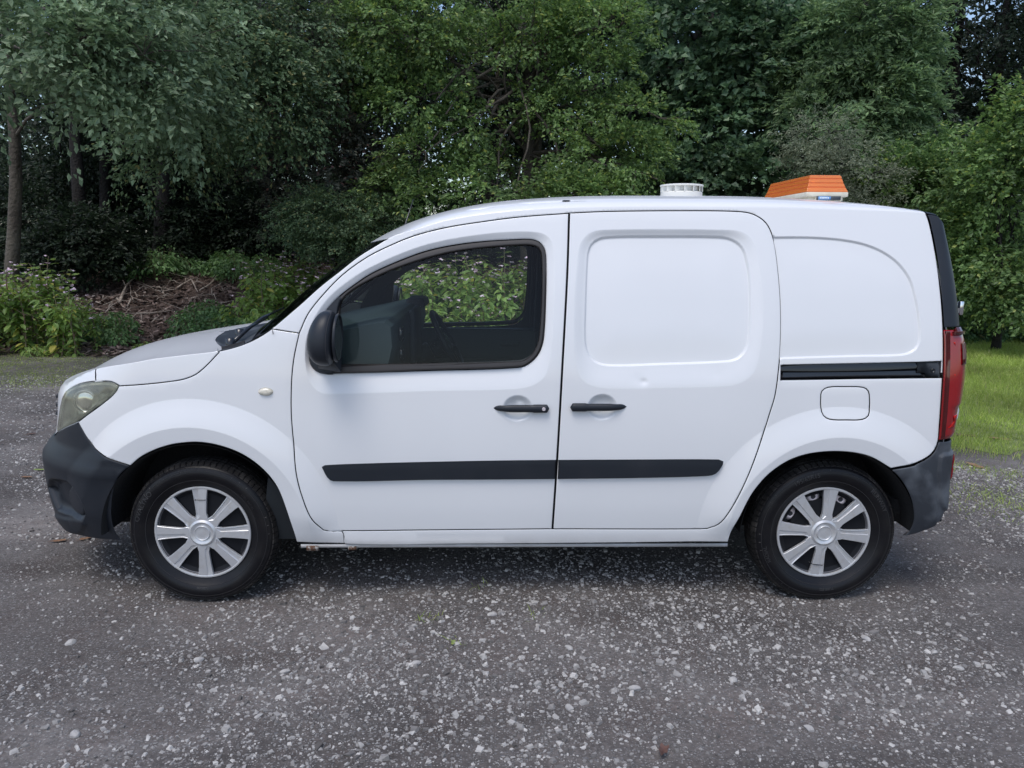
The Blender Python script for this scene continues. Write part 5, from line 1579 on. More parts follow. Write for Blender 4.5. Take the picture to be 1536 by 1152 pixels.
M['bark_shaded'] = mat("shaded_bark", (0.014, 0.012, 0.011), 0.95, bump=(25, 1.0, 0.03), vary=(7, (0.03, 0.027, 0.024), 0.4, 0.75, (1, 1, 0.25)))  # near-black bark, woodland shade put into its colour
M['twig'] = mat("twig", (0.26, 0.21, 0.175), 0.85, vary=(12, (0.46, 0.40, 0.34), 0.4, 0.7))

def unit(v): return v / np.linalg.norm(v, axis=-1, keepdims=True).clip(1e-9)
def leaves(P, D, Nn, L, W, fold=0.18):
    """folded rhombic leaves, two triangles each"""
    s = unit(np.cross(D, Nn)); Nn = unit(np.cross(s, D))
    L = L[:, None]; W = W[:, None]
    tip = P + D * L - Nn * L * 0.10
    l = P + D * L * 0.45 + s * W + Nn * W * fold * 2
    r = P + D * L * 0.45 - s * W + Nn * W * fold * 2
    n = len(P)
    V = np.stack([P, r, tip, l], 1).reshape(-1, 3)
    F = (np.array([(0, 1, 2), (0, 2, 3)])[None] + (np.arange(n) * 4)[:, None, None]).reshape(-1, 3)
    return V, F
def sprays(A, O, slen, per, lsize, asp=0.30, droop=0.25, flat=0.55):
    """A anchors, O outward axes -> leaves set in flattened sprays"""
    n = len(A)
    up = np.array([0, 0, 1.0])
    O = unit(O)
    B = unit(np.cross(O, up + rng.normal(0, 0.25, (n, 3)))); Nn = unit(np.cross(B, O)); Nn *= np.sign(Nn[:, 2:] + 1e-6)
    t = rng.random((n, per)); side = rng.choice([-1, 1], (n, per))
    lat = side * rng.random((n, per)) ** 0.8 * 0.48 * (1.05 - 0.65 * t)
    sl = slen * rng.uniform(0.7, 1.3, (n, 1))
    P = (A[:, None] + O[:, None] * (t * sl)[..., None] + B[:, None] * (lat * sl)[..., None]
         - up * (droop * (t ** 2 + np.abs(lat)) * sl)[..., None] + Nn[:, None] * (rng.normal(0, 0.045, (n, per)) * sl)[..., None])
    D = unit(O[:, None] * 0.7 + B[:, None] * (side * 0.75)[..., None] + rng.normal(0, 0.35, (n, per, 3)) - up * droop * 0.8)
    Q = unit(Nn[:, None] * 0.75 + O[:, None] * 0.75 + rng.normal(0, 1 - flat, (n, per, 3)))
    L = lsize * rng.uniform(0.65, 1.25, (n, per))
    return leaves(P.reshape(-1, 3), D.reshape(-1, 3), Q.reshape(-1, 3), L.ravel(), (L * asp).ravel())
def anchors(lobes, n, shell=0.42, hole=-0.45, hs=1.6):
    """lobes: (centre, radii, weight)"""
    w = np.array([l[2] for l in lobes], float); w /= w.sum()
    A, O = [], []
    for (c, r, _), k in zip(lobes, (w * n).astype(int)):
        d = unit(rng.normal(0, 1, (int(k * 1.6) + 4, 3)))
        rad = 1 - shell * rng.random(len(d)) ** 1.3
        wob = 1 + 0.22 * fbm(d * 3.0 + c, 1.0, 0.7)
        p = c + d * r * (rad * wob)[:, None]
        ok = fbm(p, hs, 0.3) + rng.normal(0, 0.12, len(p)) > hole
        p, d = p[ok][:k], d[ok][:k]
        A.append(p); O.append(unit(d + [0, 0, 0.15] + rng.normal(0, 0.35, d.shape)))
    return np.concatenate(A), np.concatenate(O)
def limb(a, b, r0, r1, sag=0.12, n=7, wob=0.06):
    a, b = np.array(a, float), np.array(b, float); L = np.linalg.norm(b - a)
    pts = []
    ph = rng.uniform(0, 6, 3)
    for i in range(n):
        t = i / (n - 1)
        p = a + (b - a) * t + np.array([0, 0, 1]) * sag * L * math.sin(math.pi * t)
        p = p + wob * L * math.sin(math.pi * t) * np.array([math.sin(5 * t + ph[0]), math.sin(4 * t + ph[1]), math.sin(6 * t + ph[2]) * 0.5])
        pts.append(p)
    return pts, [r0 + (r1 - r0) * (i / (n - 1)) ** 0.8 for i in range(n)]
NTRI = [0]
def lobe(u, v, dist, ru, rv, depth=1.0, w=None):
    c = ray_at(u, v, dist); k = dist / FPX
    rx, rz = ru * k, rv * k
    return (c, np.array([rx, (rx + rz) / 2 * depth, rz]), w if w else (rx * rz) ** 0.9)
def tree(name, label, cat, base, trunk_top, tr, lobes, leafm, nspray, slen, per, lsize, group=None, asp=0.30, droop=0.25, barkm='bark_shaded', shell=0.5,
         hole=-0.45, hs=1.6, limbs=10, split=None, twigs=50, extra_trunks=()):
    t = tag(empty(name, tuple(base)), label, cat, group)
    base = np.array(base, float)
    def local(V): return V - base
    s = MB()
    pts, rs = limb(base - [0, 0, 0.1], trunk_top, tr * 1.25, tr * 0.55, 0, 10, 0.02)
    rs[0] *= 1.35
    s.tube([p - base for p in pts], rs, 12)
    for (b2_, t2_, r2_) in extra_trunks:
        p2, q2 = limb(b2_, t2_, r2_ * 1.2, r2_ * 0.6, 0, 10, 0.03); s.tube([p - base for p in p2], q2, 10)
    s.ob("trunk", M[barkm], t)
    NTRI[0] += len(s.f) * 2
    b = MB()
    ends = []
    for i in range(limbs):
        c, r, _ = lobes[i % len(lobes)]
        k = rng.uniform(0.35, 0.95)
        a = pts[min(9, int(3 + k * 6))]
        e = c + rng.normal(0, 0.35, 3) * r
        q, rr = limb(a, e, tr * rng.uniform(0.18, 0.38), tr * 0.07 + 0.004, 0.06, 9, 0.07)
        b.tube([p - base for p in q], rr, 6, caps=False); ends += q[3:]
    A, O = anchors(lobes, nspray, shell, hole, hs)
    if ends and twigs:
        E = np.array(ends)
        for i in rng.choice(len(A), min(twigs, len(A)), replace=False):
            j = np.argmin(np.linalg.norm(E - A[i], axis=1))
            if np.linalg.norm(E[j] - A[i]) < 2.2:
                q, rr = limb(E[j], A[i] + O[i] * slen * 0.5, 0.010, 0.003, 0.05, 6, 0.09); b.tube([p - base for p in q], rr, 4, caps=False)
    br = b.ob("branches", M[barkm if barkm != 'bark_shaded' else 'bark_shaded'], t)
    V, F = sprays(A, O, slen, per, lsize, asp, droop)
    cr = numpy_mesh("crown", local(V), F, LM[leafm], t)
    cr['kind'] = 'stuff'
    NTRI[0] += len(F) + len(b.f) * 2
    return t

lo = lobe
# foreground left tree, its trunk at the picture's edge
b0 = world_at(0, 11.6)
tree("beech_tree", "slim grey-barked tree at the left edge with hanging grey-green leaves", "tree", b0, ray_at(8, -60, 11.6), 0.095,
     [lo(75, 60, 9.0, 110, 75), lo(195, 105, 9.2, 90, 70), lo(120, 20, 9.4, 170, 60), lo(255, 150, 9.3, 55, 45), lo(85, 150, 9.6, 55, 35), lo(230, 40, 9.8, 110, 70), lo(-60, 60, 9.2, 110, 120)],
     'beech', 760, 0.42, 26, 0.085, barkm='bark', droop=0.5, hole=-0.35, limbs=14, twigs=90)
b0 = world_at(408, 16.4)
tree("hornbeam_tree", "dull green tree left of the van with drooping leafy branches", "tree", b0, b0 + [-0.3, 0, 6.5], 0.13,
     [lo(340, 110, 11.6, 110, 70), lo(300, 40, 12.2, 150, 70), lo(400, 165, 11.8, 85, 50), lo(420, 60, 12.4, 110, 80), lo(300, 180, 12.6, 80, 45), lo(240, 230, 12.8, 70, 40)],
     'dull', 1150, 0.42, 28, 0.074, droop=0.45, limbs=14, hole=-0.2, hs=2.0)
b0 = world_at(520, 14.2)
tree("copper_tree", "dark tree with brownish-red tinged leaves left of the central tree", "tree", b0, b0 + [0.1, 0, 6.5], 0.15,
     [lo(470, 150, 13.2, 90, 80), lo(505, 255, 13.0, 75, 70), lo(440, 45, 13.6, 110, 80), lo(545, 190, 13.5, 65, 110), lo(520, 60, 13.8, 90, 80), lo(430, 250, 13.3, 60, 60)],
     'copper', 1300, 0.36, 28, 0.066, limbs=12, hole=-0.2, hs=2.0)
b0 = world_at(800, 13.6)
tree("hawthorn_tree", "broad fresh green tree with twin trunks rising behind the van's cab", "tree", b0, ray_at(782, 20, 13.6), 0.115,
     [lo(600, 45, 12.4, 110, 45), lo(690, 90, 12.5, 70, 28), lo(545, 110, 12.8, 60, 30), lo(635, 150, 12.2, 85, 20), lo(700, 185, 12.3, 50, 18), lo(655, 235, 12.0, 80, 24), lo(600, 285, 12.2, 70, 26),
      lo(800, 52, 12.9, 75, 24), lo(905, 35, 12.8, 80, 35), lo(900, 110, 12.9, 80, 22), lo(835, 165, 12.9, 45, 20), lo(960, 175, 12.6, 75, 26), lo(930, 232, 12.2, 100, 28), lo(980, 270, 12.2, 55, 22), lo(760, 285, 12.0, 150, 22),
      lo(700, 0, 13.0, 200, 40), lo(800, 150, 13.2, 38, 14), lo(740, 240, 13.3, 30, 14), lo(860, 290, 12.0, 100, 18)],
     'bright', 2300, 0.34, 27, 0.070, barkm='bark', limbs=38, twigs=190, hole=-0.25, hs=2.2, extra_trunks=[(b0 + [0.15, 0, 0], ray_at(822, 30, 13.7), 0.10), (b0 + [-0.1, 0.2, 0], ray_at(745, 60, 13.9), 0.06)])
b0 = world_at(1062, 16.5)
tree("sycamore_tree", "deep green broad-leaved tree behind the roof vent", "tree", b0, b0 + [-0.2, 0, 7.5], 0.17,
     [lo(1050, 60, 15.5, 90, 90), lo(1130, 110, 15.2, 75, 90), lo(1075, 200, 15.3, 80, 70), lo(1150, 30, 15.8, 80, 60), lo(1100, 265, 14.8, 120, 45), lo(1180, 200, 15.3, 60, 70), lo(1020, 270, 15.2, 70, 40)],
     'maple', 1450, 0.45, 22, 0.125, asp=0.42, limbs=14, hole=-0.15, hs=1.9)
b0 = world_at(1290, 14.8)
tree("ash_tree", "tall lighter green ash with feathery leaves above the light bar", "tree", b0, ray_at(1300, -20, 15), 0.09,
     [lo(1290, 50, 14.2, 80, 80), lo(1265, 160, 14.0, 95, 70), lo(1335, 150, 14.2, 60, 80), lo(1235, 100, 14.4, 60, 60), lo(1340, 50, 14.4, 60, 70), lo(1290, 230, 14.2, 90, 40)],
     'ash', 1700, 0.40, 30, 0.11, asp=0.17, droop=0.35, limbs=16, hole=-0.12, hs=2.1)
b0 = world_at(1262, 12.6)
tree("willow_sapling", "small pale grey-green sapling just behind the light bar", "tree", b0, ray_at(1262, 220, 12.6), 0.03,
     [lo(1232, 205, 12.3, 48, 32), lo(1262, 250, 12.3, 60, 38), lo(1300, 275, 12.4, 50, 35), lo(1215, 240, 12.5, 35, 25)], 'silver', 420, 0.26, 30, 0.045, asp=0.2, limbs=8, twigs=40)
b0 = world_at(1392, 13.2)
tree("elder_bush", "green elder bush behind the van's rear corner", "bush", b0, ray_at(1390, 280, 13.2), 0.05,
     [lo(1350, 285, 12.8, 65, 50), lo(1400, 300, 12.6, 65, 60), lo(1400, 400, 12.4, 60, 80), lo(1440, 240, 13.0, 50, 40), lo(1450, 330, 12.6, 60, 70)], 'hedge', 1250, 0.32, 27, 0.075, limbs=12, hole=-0.15, hs=2.2)
b0 = world_at(1512, 11.3)
tree("hazel_bush", "tall bright green bush at the right edge of the picture", "bush", b0, ray_at(1515, 180, 11.3), 0.05,
     [lo(1510, 260, 11.0, 60, 80), lo(1545, 190, 11.0, 60, 60), lo(1500, 340, 10.9, 60, 60), lo(1530, 420, 10.9, 60, 60), lo(1580, 300, 11.0, 70, 110), lo(1490, 400, 11.2, 45, 60)], 'bright', 1150, 0.30, 27, 0.070, limbs=12, hole=-0.15, hs=2.2)
b0 = world_at(1470, 12.9)
tree("hedge_bush", "dark hedge bush with bare lower stems at the far side of the lawn", "bush", b0, ray_at(1468, 400, 12.9), 0.045,
     [lo(1460, 420, 12.6, 60, 60), lo(1500, 450, 12.7, 60, 45), lo(1440, 470, 12.5, 40, 35), lo(1545, 470, 12.4, 50, 40), lo(1420, 440, 12.9, 40, 60)], 'dull', 900, 0.28, 28, 0.052, limbs=14,
     extra_trunks=[(world_at(1449, 12.3), ray_at(1452, 330, 12.4), 0.022), (world_at(1502, 12.4), ray_at(1495, 400, 12.5), 0.018), (world_at(1520, 12.5), ray_at(1528, 400, 12.6), 0.016), (world_at(1484, 12.4), ray_at(1490, 410, 12.5), 0.015)], barkm='bark')
b0 = world_at(505, 12.2)
tree("bramble_bush", "low olive-green bush on the bank beside the windscreen", "bush", b0, ray_at(500, 330, 12.2), 0.03,
     [lo(500, 318, 12.0, 75, 32), lo(455, 335, 12.1, 50, 28), lo(550, 335, 12.0, 55, 35), lo(520, 360, 11.9, 60, 30)], 'dull', 700, 0.26, 30, 0.045, limbs=8)
# woodland behind: separate trunks one can tell apart, each with a high dark crown
for (u, dist, r_, lean, vtop, lab) in ((112, 15.5, 0.12, 0.0, 120, "dark trunk of the woodland tree nearest the left-edge tree"), (160, 16.2, 0.10, -0.5, 100, "leaning dark woodland trunk, second from the left-edge tree"),
                                   (240, 16.0, 0.155, 0.1, 150, "thick dark forked trunk in the middle of the left shade"), (325, 17.5, 0.13, 0.05, 140, "straight dark trunk right of the thick forked one"),
                                   (385, 18.5, 0.11, 0.1, 120, "thin far trunk in the shade left of the windscreen"), (990, 18.0, 0.12, 0.1, 60, "dark trunk deep in the wood left of the roof vent"),
                                   (1165, 19.0, 0.12, 0.0, 40, "far dark trunk above the gap between vent and light bar"), (620, 16.6, 0.12, 0.0, 60, "dark trunk behind the left half of the twin-trunked tree"), (735, 17.4, 0.11, 0.0, 60, "dark trunk just left of the twin trunks, farther back"), (880, 17.0, 0.12, 0.0, 60, "dark trunk right of the twin trunks, farther back"),
                                   (1420, 20.0, 0.13, 0.15, 20, "dark tree with sky showing through, above the van's rear corner"),
                                   (1500, 19.0, 0.12, -0.1, 20, "dark tree in the upper right corner")):
    b0 = world_at(u, dist)
    tp = ray_at(u + 20, -60, dist) + [lean, 0, 0]
    lobes_ = [lo(u + rng.uniform(-40, 40), rng.uniform(-30, 60), dist + rng.uniform(-1, 1), 110, 70), lo(u + rng.uniform(-70, 70), rng.uniform(60, 130), dist + rng.uniform(-1, 1), 90, 60),
              lo(u + rng.uniform(-60, 60), rng.uniform(120, 220) if u < 900 else rng.uniform(60, 260), dist + 1, 80, 50)]
    if u < 400: lobes_.append(lo(u + rng.uniform(-50, 50), 290, dist + 1.2, 60, 45))
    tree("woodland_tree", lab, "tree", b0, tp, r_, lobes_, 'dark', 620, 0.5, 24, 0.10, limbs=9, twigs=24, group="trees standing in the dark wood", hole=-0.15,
         extra_trunks=[(b0 + [0, 0, 1.5], b0 + [-1.1, 0.4, 4.0], 0.06)] if u in (240, 325) else ())
for i, (u, v, dist, ru, rv, lab) in enumerate(((40, 330, 15.0, 90, 60, "dark shrub in the shade behind the left-edge trunk"), (120, 360, 14.2, 60, 35, "low dark shrub between the left-edge trunk and the leaning trunk"),
        (200, 330, 17.5, 70, 60, "dark shrub between the leaning trunk and the forked trunk"), (285, 345, 16.5, 60, 45, "dark shrub right of the forked trunk"), (355, 320, 17.0, 70, 60, "dark shrub behind the balsam on the bank"),
        (430, 300, 16.5, 80, 70, "dark shrub in the shade beneath the reddish tree"), (640, 340, 15.5, 120, 60, "dark shrub seen past the top of the windscreen"), (840, 330, 15.5, 130, 60, "dark shrub hidden low behind the van's roof"),
        (180, 250, 18.5, 110, 60, "hanging dark undergrowth high between the left trunks"), (60, 240, 18.0, 90, 60, "dark undergrowth high behind the left-edge tree"), (330, 250, 19.0, 100, 60, "dark undergrowth high in the shade left of the reddish tree"),
        (1380, 250, 16.5, 90, 60, "dark shrub behind the elder bush"), (1500, 300, 16.0, 90, 90, "dark shrub behind the bright right-edge bush"))):
    b0 = world_at(u, dist)
    tree("undergrowth_shrub", lab, "shrub", b0, ray_at(u, v, dist), 0.03, [lo(u, v, dist, ru, rv), lo(u - ru * 0.5, v + rv * 0.4, dist - 0.3, ru * 0.6, rv * 0.6), lo(u + ru * 0.5, v + rv * 0.3, dist + 0.3, ru * 0.6, rv * 0.6)],
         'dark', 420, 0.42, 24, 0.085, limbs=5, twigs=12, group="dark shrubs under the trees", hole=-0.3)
# the wood beyond, one mass
fl_ = [lo(u, v, dist, 150, 85) for dist in (23, 30) for u in range(-150, 1750, 190) for v in (345, 270, 190, 90, -30)]
A_, O_ = anchors(fl_, 8200, 0.8, -0.22, 0.9)
V, F = sprays(A_, O_, 0.9, 20, 0.20, 0.36)
sk = np.ones(len(A_), bool)
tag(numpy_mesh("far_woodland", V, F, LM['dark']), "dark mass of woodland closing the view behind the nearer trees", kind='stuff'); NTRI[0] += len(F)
# ------------------------------------------------------------------ lawn
def lawn_edge(x): return 1.32 + 0.10 * np.sin(x * 2.3) + 0.05 * np.sin(x * 6.1) - 0.10 * (x - 3.4)
def lawn():
    m = mat("lawn_soil", (0.11, 0.14, 0.045), 0.95, vary=(6, (0.20, 0.24, 0.09), 0.4, 0.65))
    xs = np.linspace(2.3, 13, 90); ts = np.linspace(0, 1, 50)
    V = []
    for x in xs:
        y0 = float(lawn_edge(x)) + 0.28 + 0.16 * math.sin(x * 9) * math.sin(x * 4.3 + 1) + 0.5 * float(sstep(3.0, 2.3, x)) * 6
        for t in ts:
            y = y0 + (9.3 - y0) * t
            V.append((x, y, float(gz(x, y)) + 0.004 + 0.004 * t))
    n = 50
    i = np.arange(90 * n).reshape(90, n)
    F = np.stack([i[:-1, :-1], i[1:, :-1], i[1:, 1:], i[:-1, 1:]], -1).reshape(-1, 4)
    tag(numpy_mesh("lawn", V, F, m, smooth=True), kind='structure', label="strip of rough lawn right of the van")
    g = leaf_mat("grass_blade", (0.200, 0.290, 0.060), (0.430, 0.520, 0.150), 0.4, 0.5, (0.45, 0.42, 0.2))
    N_ = 95000
    x = rng.uniform(2.75, 9.6, N_ * 2); y = 1.15 + (9.2 - 1.15) * rng.random(N_ * 2) ** 1.15
    p = np.stack([x, y], -1)
    f = y - CAM[1]
    ok = (x < CAM[0] + 0.74 * f) & (x > 0.50 * f) & (y > lawn_edge(x) + rng.normal(0, 0.10, len(x)) + 0.22 * fbm(p, 5.0, 9.0))
    ok &= rng.random(len(x)) < np.clip(0.55 + 0.5 * fbm(p, 2.2, 5.0) + 0.5 * sstep(1.5, 2.4, y), 0.15, 1)
    x, y = x[ok][:N_], y[ok][:N_]; n_ = len(x)
    tall = 0.030 + 0.030 * sstep(2.0, 4.0, y) + 0.03 * np.clip(fbm(np.stack([x, y], -1), 1.6, 2.2), 0, 1)
    L = tall * rng.uniform(0.6, 1.7, n_)
    a = rng.uniform(0, 2 * math.pi, n_); w = 0.0018 + 0.0012 * sstep(3, 7, y)
    s = np.stack([np.cos(a), np.sin(a), 0 * a], -1) * w[:, None]
    le = rng.normal(0, 0.45, (n_, 2)) * L[:, None]
    P = np.stack([x, y, gz(x, y) + 0.004], -1)
    mid = P + np.stack([le[:, 0] * 0.35, le[:, 1] * 0.35, L * 0.6], -1); tip = P + np.stack([le[:, 0], le[:, 1], L * 0.95], -1)
    V = np.stack([P - s, P + s, mid - s * 0.8, mid + s * 0.8, tip], 1).reshape(-1, 3)
    F = (np.array([(0, 1, 3), (0, 3, 2), (2, 3, 4)])[None] + (np.arange(n_) * 5)[:, None, None]).reshape(-1, 3)
    tag(numpy_mesh("grass", V, F, g), "short green grass of the lawn right of the van", kind='stuff')
    # weeds and moss creeping into the gravel, and thin grass at the yard's back edge on the left
    parts = []
    cs = [(ground_hit(1490, 742), 0.16, 300), (ground_hit(1515, 762), 0.20, 420), (ground_hit(1475, 705), 0.12, 150), (ground_hit(1440, 700), 0.10, 120), (ground_hit(1530, 715), 0.15, 200),
          (ground_hit(642, 928), 0.03, 26), (ground_hit(682, 966), 0.03, 10), (ground_hit(300, 888), 0.03, 14), (ground_hit(800, 925), 0.03, 10), (ground_hit(725, 880), 0.025, 10)]
    for i in range(70):
        u, v = rng.uniform(-60, 150), rng.uniform(528, 580); cs.append((ground_hit(u, v), 0.22, 60))
    for c, r_, k in cs:
        q = rng.normal(0, r_, (k, 2)); parts.append(np.stack([c[0] + q[:, 0], c[1] + q[:, 1] * 0.8], -1))
    p = np.concatenate(parts); n_ = len(p); L = rng.uniform(0.012, 0.035, n_); a = rng.uniform(0, 6.28, n_)
    s = np.stack([np.cos(a), np.sin(a), 0 * a], -1) * 0.0016
    P = np.stack([p[:, 0], p[:, 1], gz(p[:, 0], p[:, 1])], -1); le = rng.normal(0, 0.7, (n_, 2)) * L[:, None]
    mid = P + np.stack([le[:, 0] * 0.4, le[:, 1] * 0.4, L * 0.5], -1); tip = P + np.stack([le[:, 0], le[:, 1], L * 0.8], -1)
    V = np.stack([P - s, P + s, mid - s, mid + s, tip], 1).reshape(-1, 3)
    F = (np.array([(0, 1, 3), (0, 3, 2), (2, 3, 4)])[None] + (np.arange(n_) * 5)[:, None, None]).reshape(-1, 3)
    tag(numpy_mesh("weeds", V, F, g), "thin weeds and grass seedlings scattered in the gravel", kind='stuff')
lawn()

# ------------------------------------------------------------------ balsam and low plants
def big_leaves(P, D, Nn, L, W, bend=0.25):
    """pointed leaves with a folded midrib, eight triangles each"""
    s = unit(np.cross(D, Nn)); Nn = unit(np.cross(s, D)); L = L[:, None]; W = W[:, None]
    def at(t, w, up): return P + D * L * t - Nn * L * bend * t * t + s * W * w + Nn * W * up
    V = np.stack([P, at(.28, -.85, .25), at(.28, 0, 0), at(.28, .85, .25), at(.62, -.8, .25), at(.62, 0, 0), at(.62, .8, .25), at(1, 0, 0)], 1).reshape(-1, 3)
    T = np.array([(0, 2, 1), (0, 3, 2), (1, 2, 5), (1, 5, 4), (2, 3, 6), (2, 6, 5), (4, 5, 7), (5, 6, 7)])
    F = (T[None] + (np.arange(len(P)) * 8)[:, None, None]).reshape(-1, 3)
    return V, F
M['stem'] = mat("plant_stem", (0.16, 0.15, 0.08), 0.6, vary=(8, (0.20, 0.09, 0.08), 0.4, 0.7))
M['petal'] = mat("pink_petal", (0.68, 0.44, 0.58), 0.6, vary=(25, (0.85, 0.74, 0.82), 0.35, 0.65))
def balsam_plant(h, nl, flowers, lean):
    r = empty("balsam_plant", (0, 0, 0))
    s = MB(); lp, ld, ln_, ll = [], [], [], []; fp = []
    def stem(a, dirv, length, rad, k0, count, lv):
        pts = [np.array(a) + np.array(dirv) * length * t + np.array([0.02 * math.sin(6 * t + k0), 0.02 * math.cos(5 * t + k0), 0]) * length for t in np.linspace(0, 1, 7)]
        s.tube(pts, [rad * (1 - 0.7 * t) for t in np.linspace(0, 1, 7)], 5, caps=False)
        for i in range(count):
            t = (0.06 if lv == 0 else 0.25) + (0.92 if lv == 0 else 0.75) * (i + 0.5) / count
            p = pts[0] + (pts[-1] - pts[0]) * t
            for w in range(3):
                an = k0 + i * 1.05 + w * 2.09 + rng.normal(0, 0.2)
                el = rng.normal(-0.45 + 0.8 * (t > 0.88), 0.28)
                d = np.array([math.cos(an) * math.cos(el), math.sin(an) * math.cos(el), math.sin(el)])
                lp.append(p + d * 0.015); ld.append(d); ln_.append(np.array([0.4 * math.cos(an), 0.4 * math.sin(an), 1]) + rng.normal(0, 0.35, 3)); ll.append(rng.uniform(0.09, 0.155) * (1.0 if t < 0.8 else 0.7))
        return pts
    main = stem((0, 0, -0.03), (lean[0], lean[1], 1.0), h, 0.012, rng.uniform(0, 6), nl, 0)
    tops = [main[-1]]
    for b in range(rng.integers(3, 6)):
        t = rng.uniform(0.35, 0.75); a = main[int(t * 6)]; an = rng.uniform(0, 6.28)
        q = stem(a, (math.cos(an) * 0.6, math.sin(an) * 0.6, 0.8), h * rng.uniform(0.25, 0.42), 0.006, an, max(3, nl // 3), 1); tops.append(q[-1])
    s.ob("stem", M['stem'], r)
    V, F = big_leaves(np.array(lp), np.array(ld), unit(np.array(ln_)), np.array(ll), np.array(ll) * 0.23)
    o = numpy_mesh("foliage", V, F, LM['balsam'], r); o['kind'] = 'stuff'
    if flowers:
        f = MB()
        for tp in tops:
            for k in range(flowers):
                c = tp + rng.normal(0, 0.05, 3) + [0, 0, 0.0]
                for q in range(4):
                    an = rng.uniform(0, 6.28); e = np.array([math.cos(an), math.sin(an), rng.uniform(-.4, .8)]); w_ = np.cross(e, rng.normal(0, 1, 3)); w_ = w_ / np.linalg.norm(w_) * 0.013
                    f.add([c, c + e * 0.012 + w_, c + e * 0.034, c + e * 0.015 - w_], [(0, 1, 2, 3)])
        f.ob("flowers", M['petal'], r, smooth=False)['kind'] = 'stuff'
    return r
protos = [balsam_plant(h, nl, fl, ln) for h, nl, fl, ln in ((1.35, 19, 2, (0.05, 0.0)), (1.15, 16, 1, (-0.08, 0.03)), (1.5, 20, 2, (0.02, -0.05)), (1.0, 15, 0, (0.1, -0.06)), (0.8, 13, 1, (-0.05, -0.1)))]
used_p = set()
def copy_thing(o, parent=None):
    c = o.copy(); scene.collection.objects.link(c)
    if parent is not None: c.parent = parent
    for ch in list(o.children): copy_thing(ch, c)
    return c
def put_plant(plist, k, loc, sc, rz, label, group, cat="plant"):
    if (id(plist), k) in used_p: o = copy_thing(plist[k])
    else: o = plist[k]; used_p.add((id(plist), k))
    o.location = loc; o.scale = (sc,) * 3; o.rotation_euler = (rng.normal(0, 0.07), rng.normal(0, 0.07), rz)
    if plist is protos: o.scale = (sc * 1.25, sc * 1.25, sc * 0.88)
    tag(o, label, cat, group)
    return o
def clump(n, urange, drange, sc, label, group, kinds=(0, 1, 2, 3, 4), plist=None, cat="plant", prof=None):
    for i in range(n):
        u = rng.uniform(*urange); d = rng.uniform(*drange)
        s_ = rng.uniform(*sc) * (prof(u) if prof else 1)
        put_plant(plist or protos, int(rng.choice(kinds)), world_at(u, d), s_, rng.uniform(0, 6.28), label, group, cat)
clump(40, (-110, 95), (10.4, 11.5), (0.80, 1.08), "leafy green balsam plant with pale pink flowers in the clump at the left edge", "balsam plants at the left edge")
clump(8, (80, 145), (10.8, 11.8), (0.55, 0.8), "leafy green balsam plant with pale pink flowers in the clump at the left edge", "balsam plants at the left edge")
clump(38, (372, 530), (11.2, 13.0), (0.75, 1.0), "pink-flowered balsam plant in the clump on the bank beside the windscreen", "balsam plants on the bank by the windscreen")
clump(64, (530, 860), (10.4, 12.4), (0.85, 1.12), "balsam plant in the clump seen through the van's side window", "balsam plants behind the cab")
# low nettle and bramble plants
def low_plant(n_, rad, hgt, ls, matn):
    r = empty("nettle_plant", (0, 0, 0))
    a = rng.uniform(0, 6.28, n_); q = rad * np.sqrt(rng.random(n_)); z = hgt * (1 - (q / rad) ** 2 * 0.6) * rng.random(n_) ** 0.5
    P = np.stack([q * np.cos(a), q * np.sin(a), z], -1)
    D = unit(np.stack([np.cos(a), np.sin(a), rng.normal(-0.45, .4, n_)], -1) + rng.normal(0, 0.6, (n_, 3)) * [1, 1, .4])
    L = ls * rng.uniform(0.6, 1.2, n_)
    V, F = big_leaves(P, D, unit(np.array([0, 0, 1.0]) + rng.normal(0, 0.35, (n_, 3))), L, L * 0.30)
    numpy_mesh("foliage", V, F, LM[matn], r)['kind'] = 'stuff'
    s = MB()
    for k in range(9):
        an, qq = rng.uniform(0, 6.28), rad * 0.7 * rng.random()
        s.tube([(qq * 0.3 * math.cos(an), qq * 0.3 * math.sin(an), -0.02), (qq * math.cos(an), qq * math.sin(an), hgt * 0.8)], [0.005, 0.002], 4, caps=False)
    s.ob("stem", M['stem'], r)['kind'] = 'stuff'
    return r
lows = [low_plant(260, 0.38, 0.45, 0.075, 'nettle'), low_plant(200, 0.30, 0.32, 0.07, 'nettle'), low_plant(180, 0.30, 0.55, 0.085, 'balsam'), low_plant(120, 0.22, 0.22, 0.06, 'balsam')]
clump(13, (255, 350), (11.6, 12.7), (0.8, 1.1), "low nettle in the patch growing on the brown mulch", "nettles on the mulch bank", (0, 1), lows)
clump(8, (128, 170), (11.2, 12.4), (0.7, 1.1), "low dark nettle beside the left clump of balsam", "nettles beside the left balsam clump", (0, 1), lows)
clump(30, (150, 400), (14.6, 16.4), (0.9, 1.4), "nettle growing in the shade at the foot of the woodland trunks", "nettles under the woodland trunks", (0, 1), lows)
clump(34, (340, 540), (10.7, 12.2), (0.8, 1.2), "bright low plant on the slope just beyond the van's bonnet", "low plants beyond the bonnet", (0, 2, 3), lows)
clump(6, (195, 225), (10.6, 11.0), (0.5, 0.8), "small bright seedling at the foot of the mulch bank", "seedlings at the foot of the bank", (3,), lows)
clump(3, (35, 50), (10.2, 10.5), (0.5, 0.8), "small bright seedling at the yard edge before the left balsam clump", "seedlings before the left balsam clump", (3,), lows)
clump(26, (1400, 1600), (12.0, 12.7), (0.5, 0.9), "low weed along the far edge of the lawn under the hedge", "weeds under the hedge", (0, 1), lows)
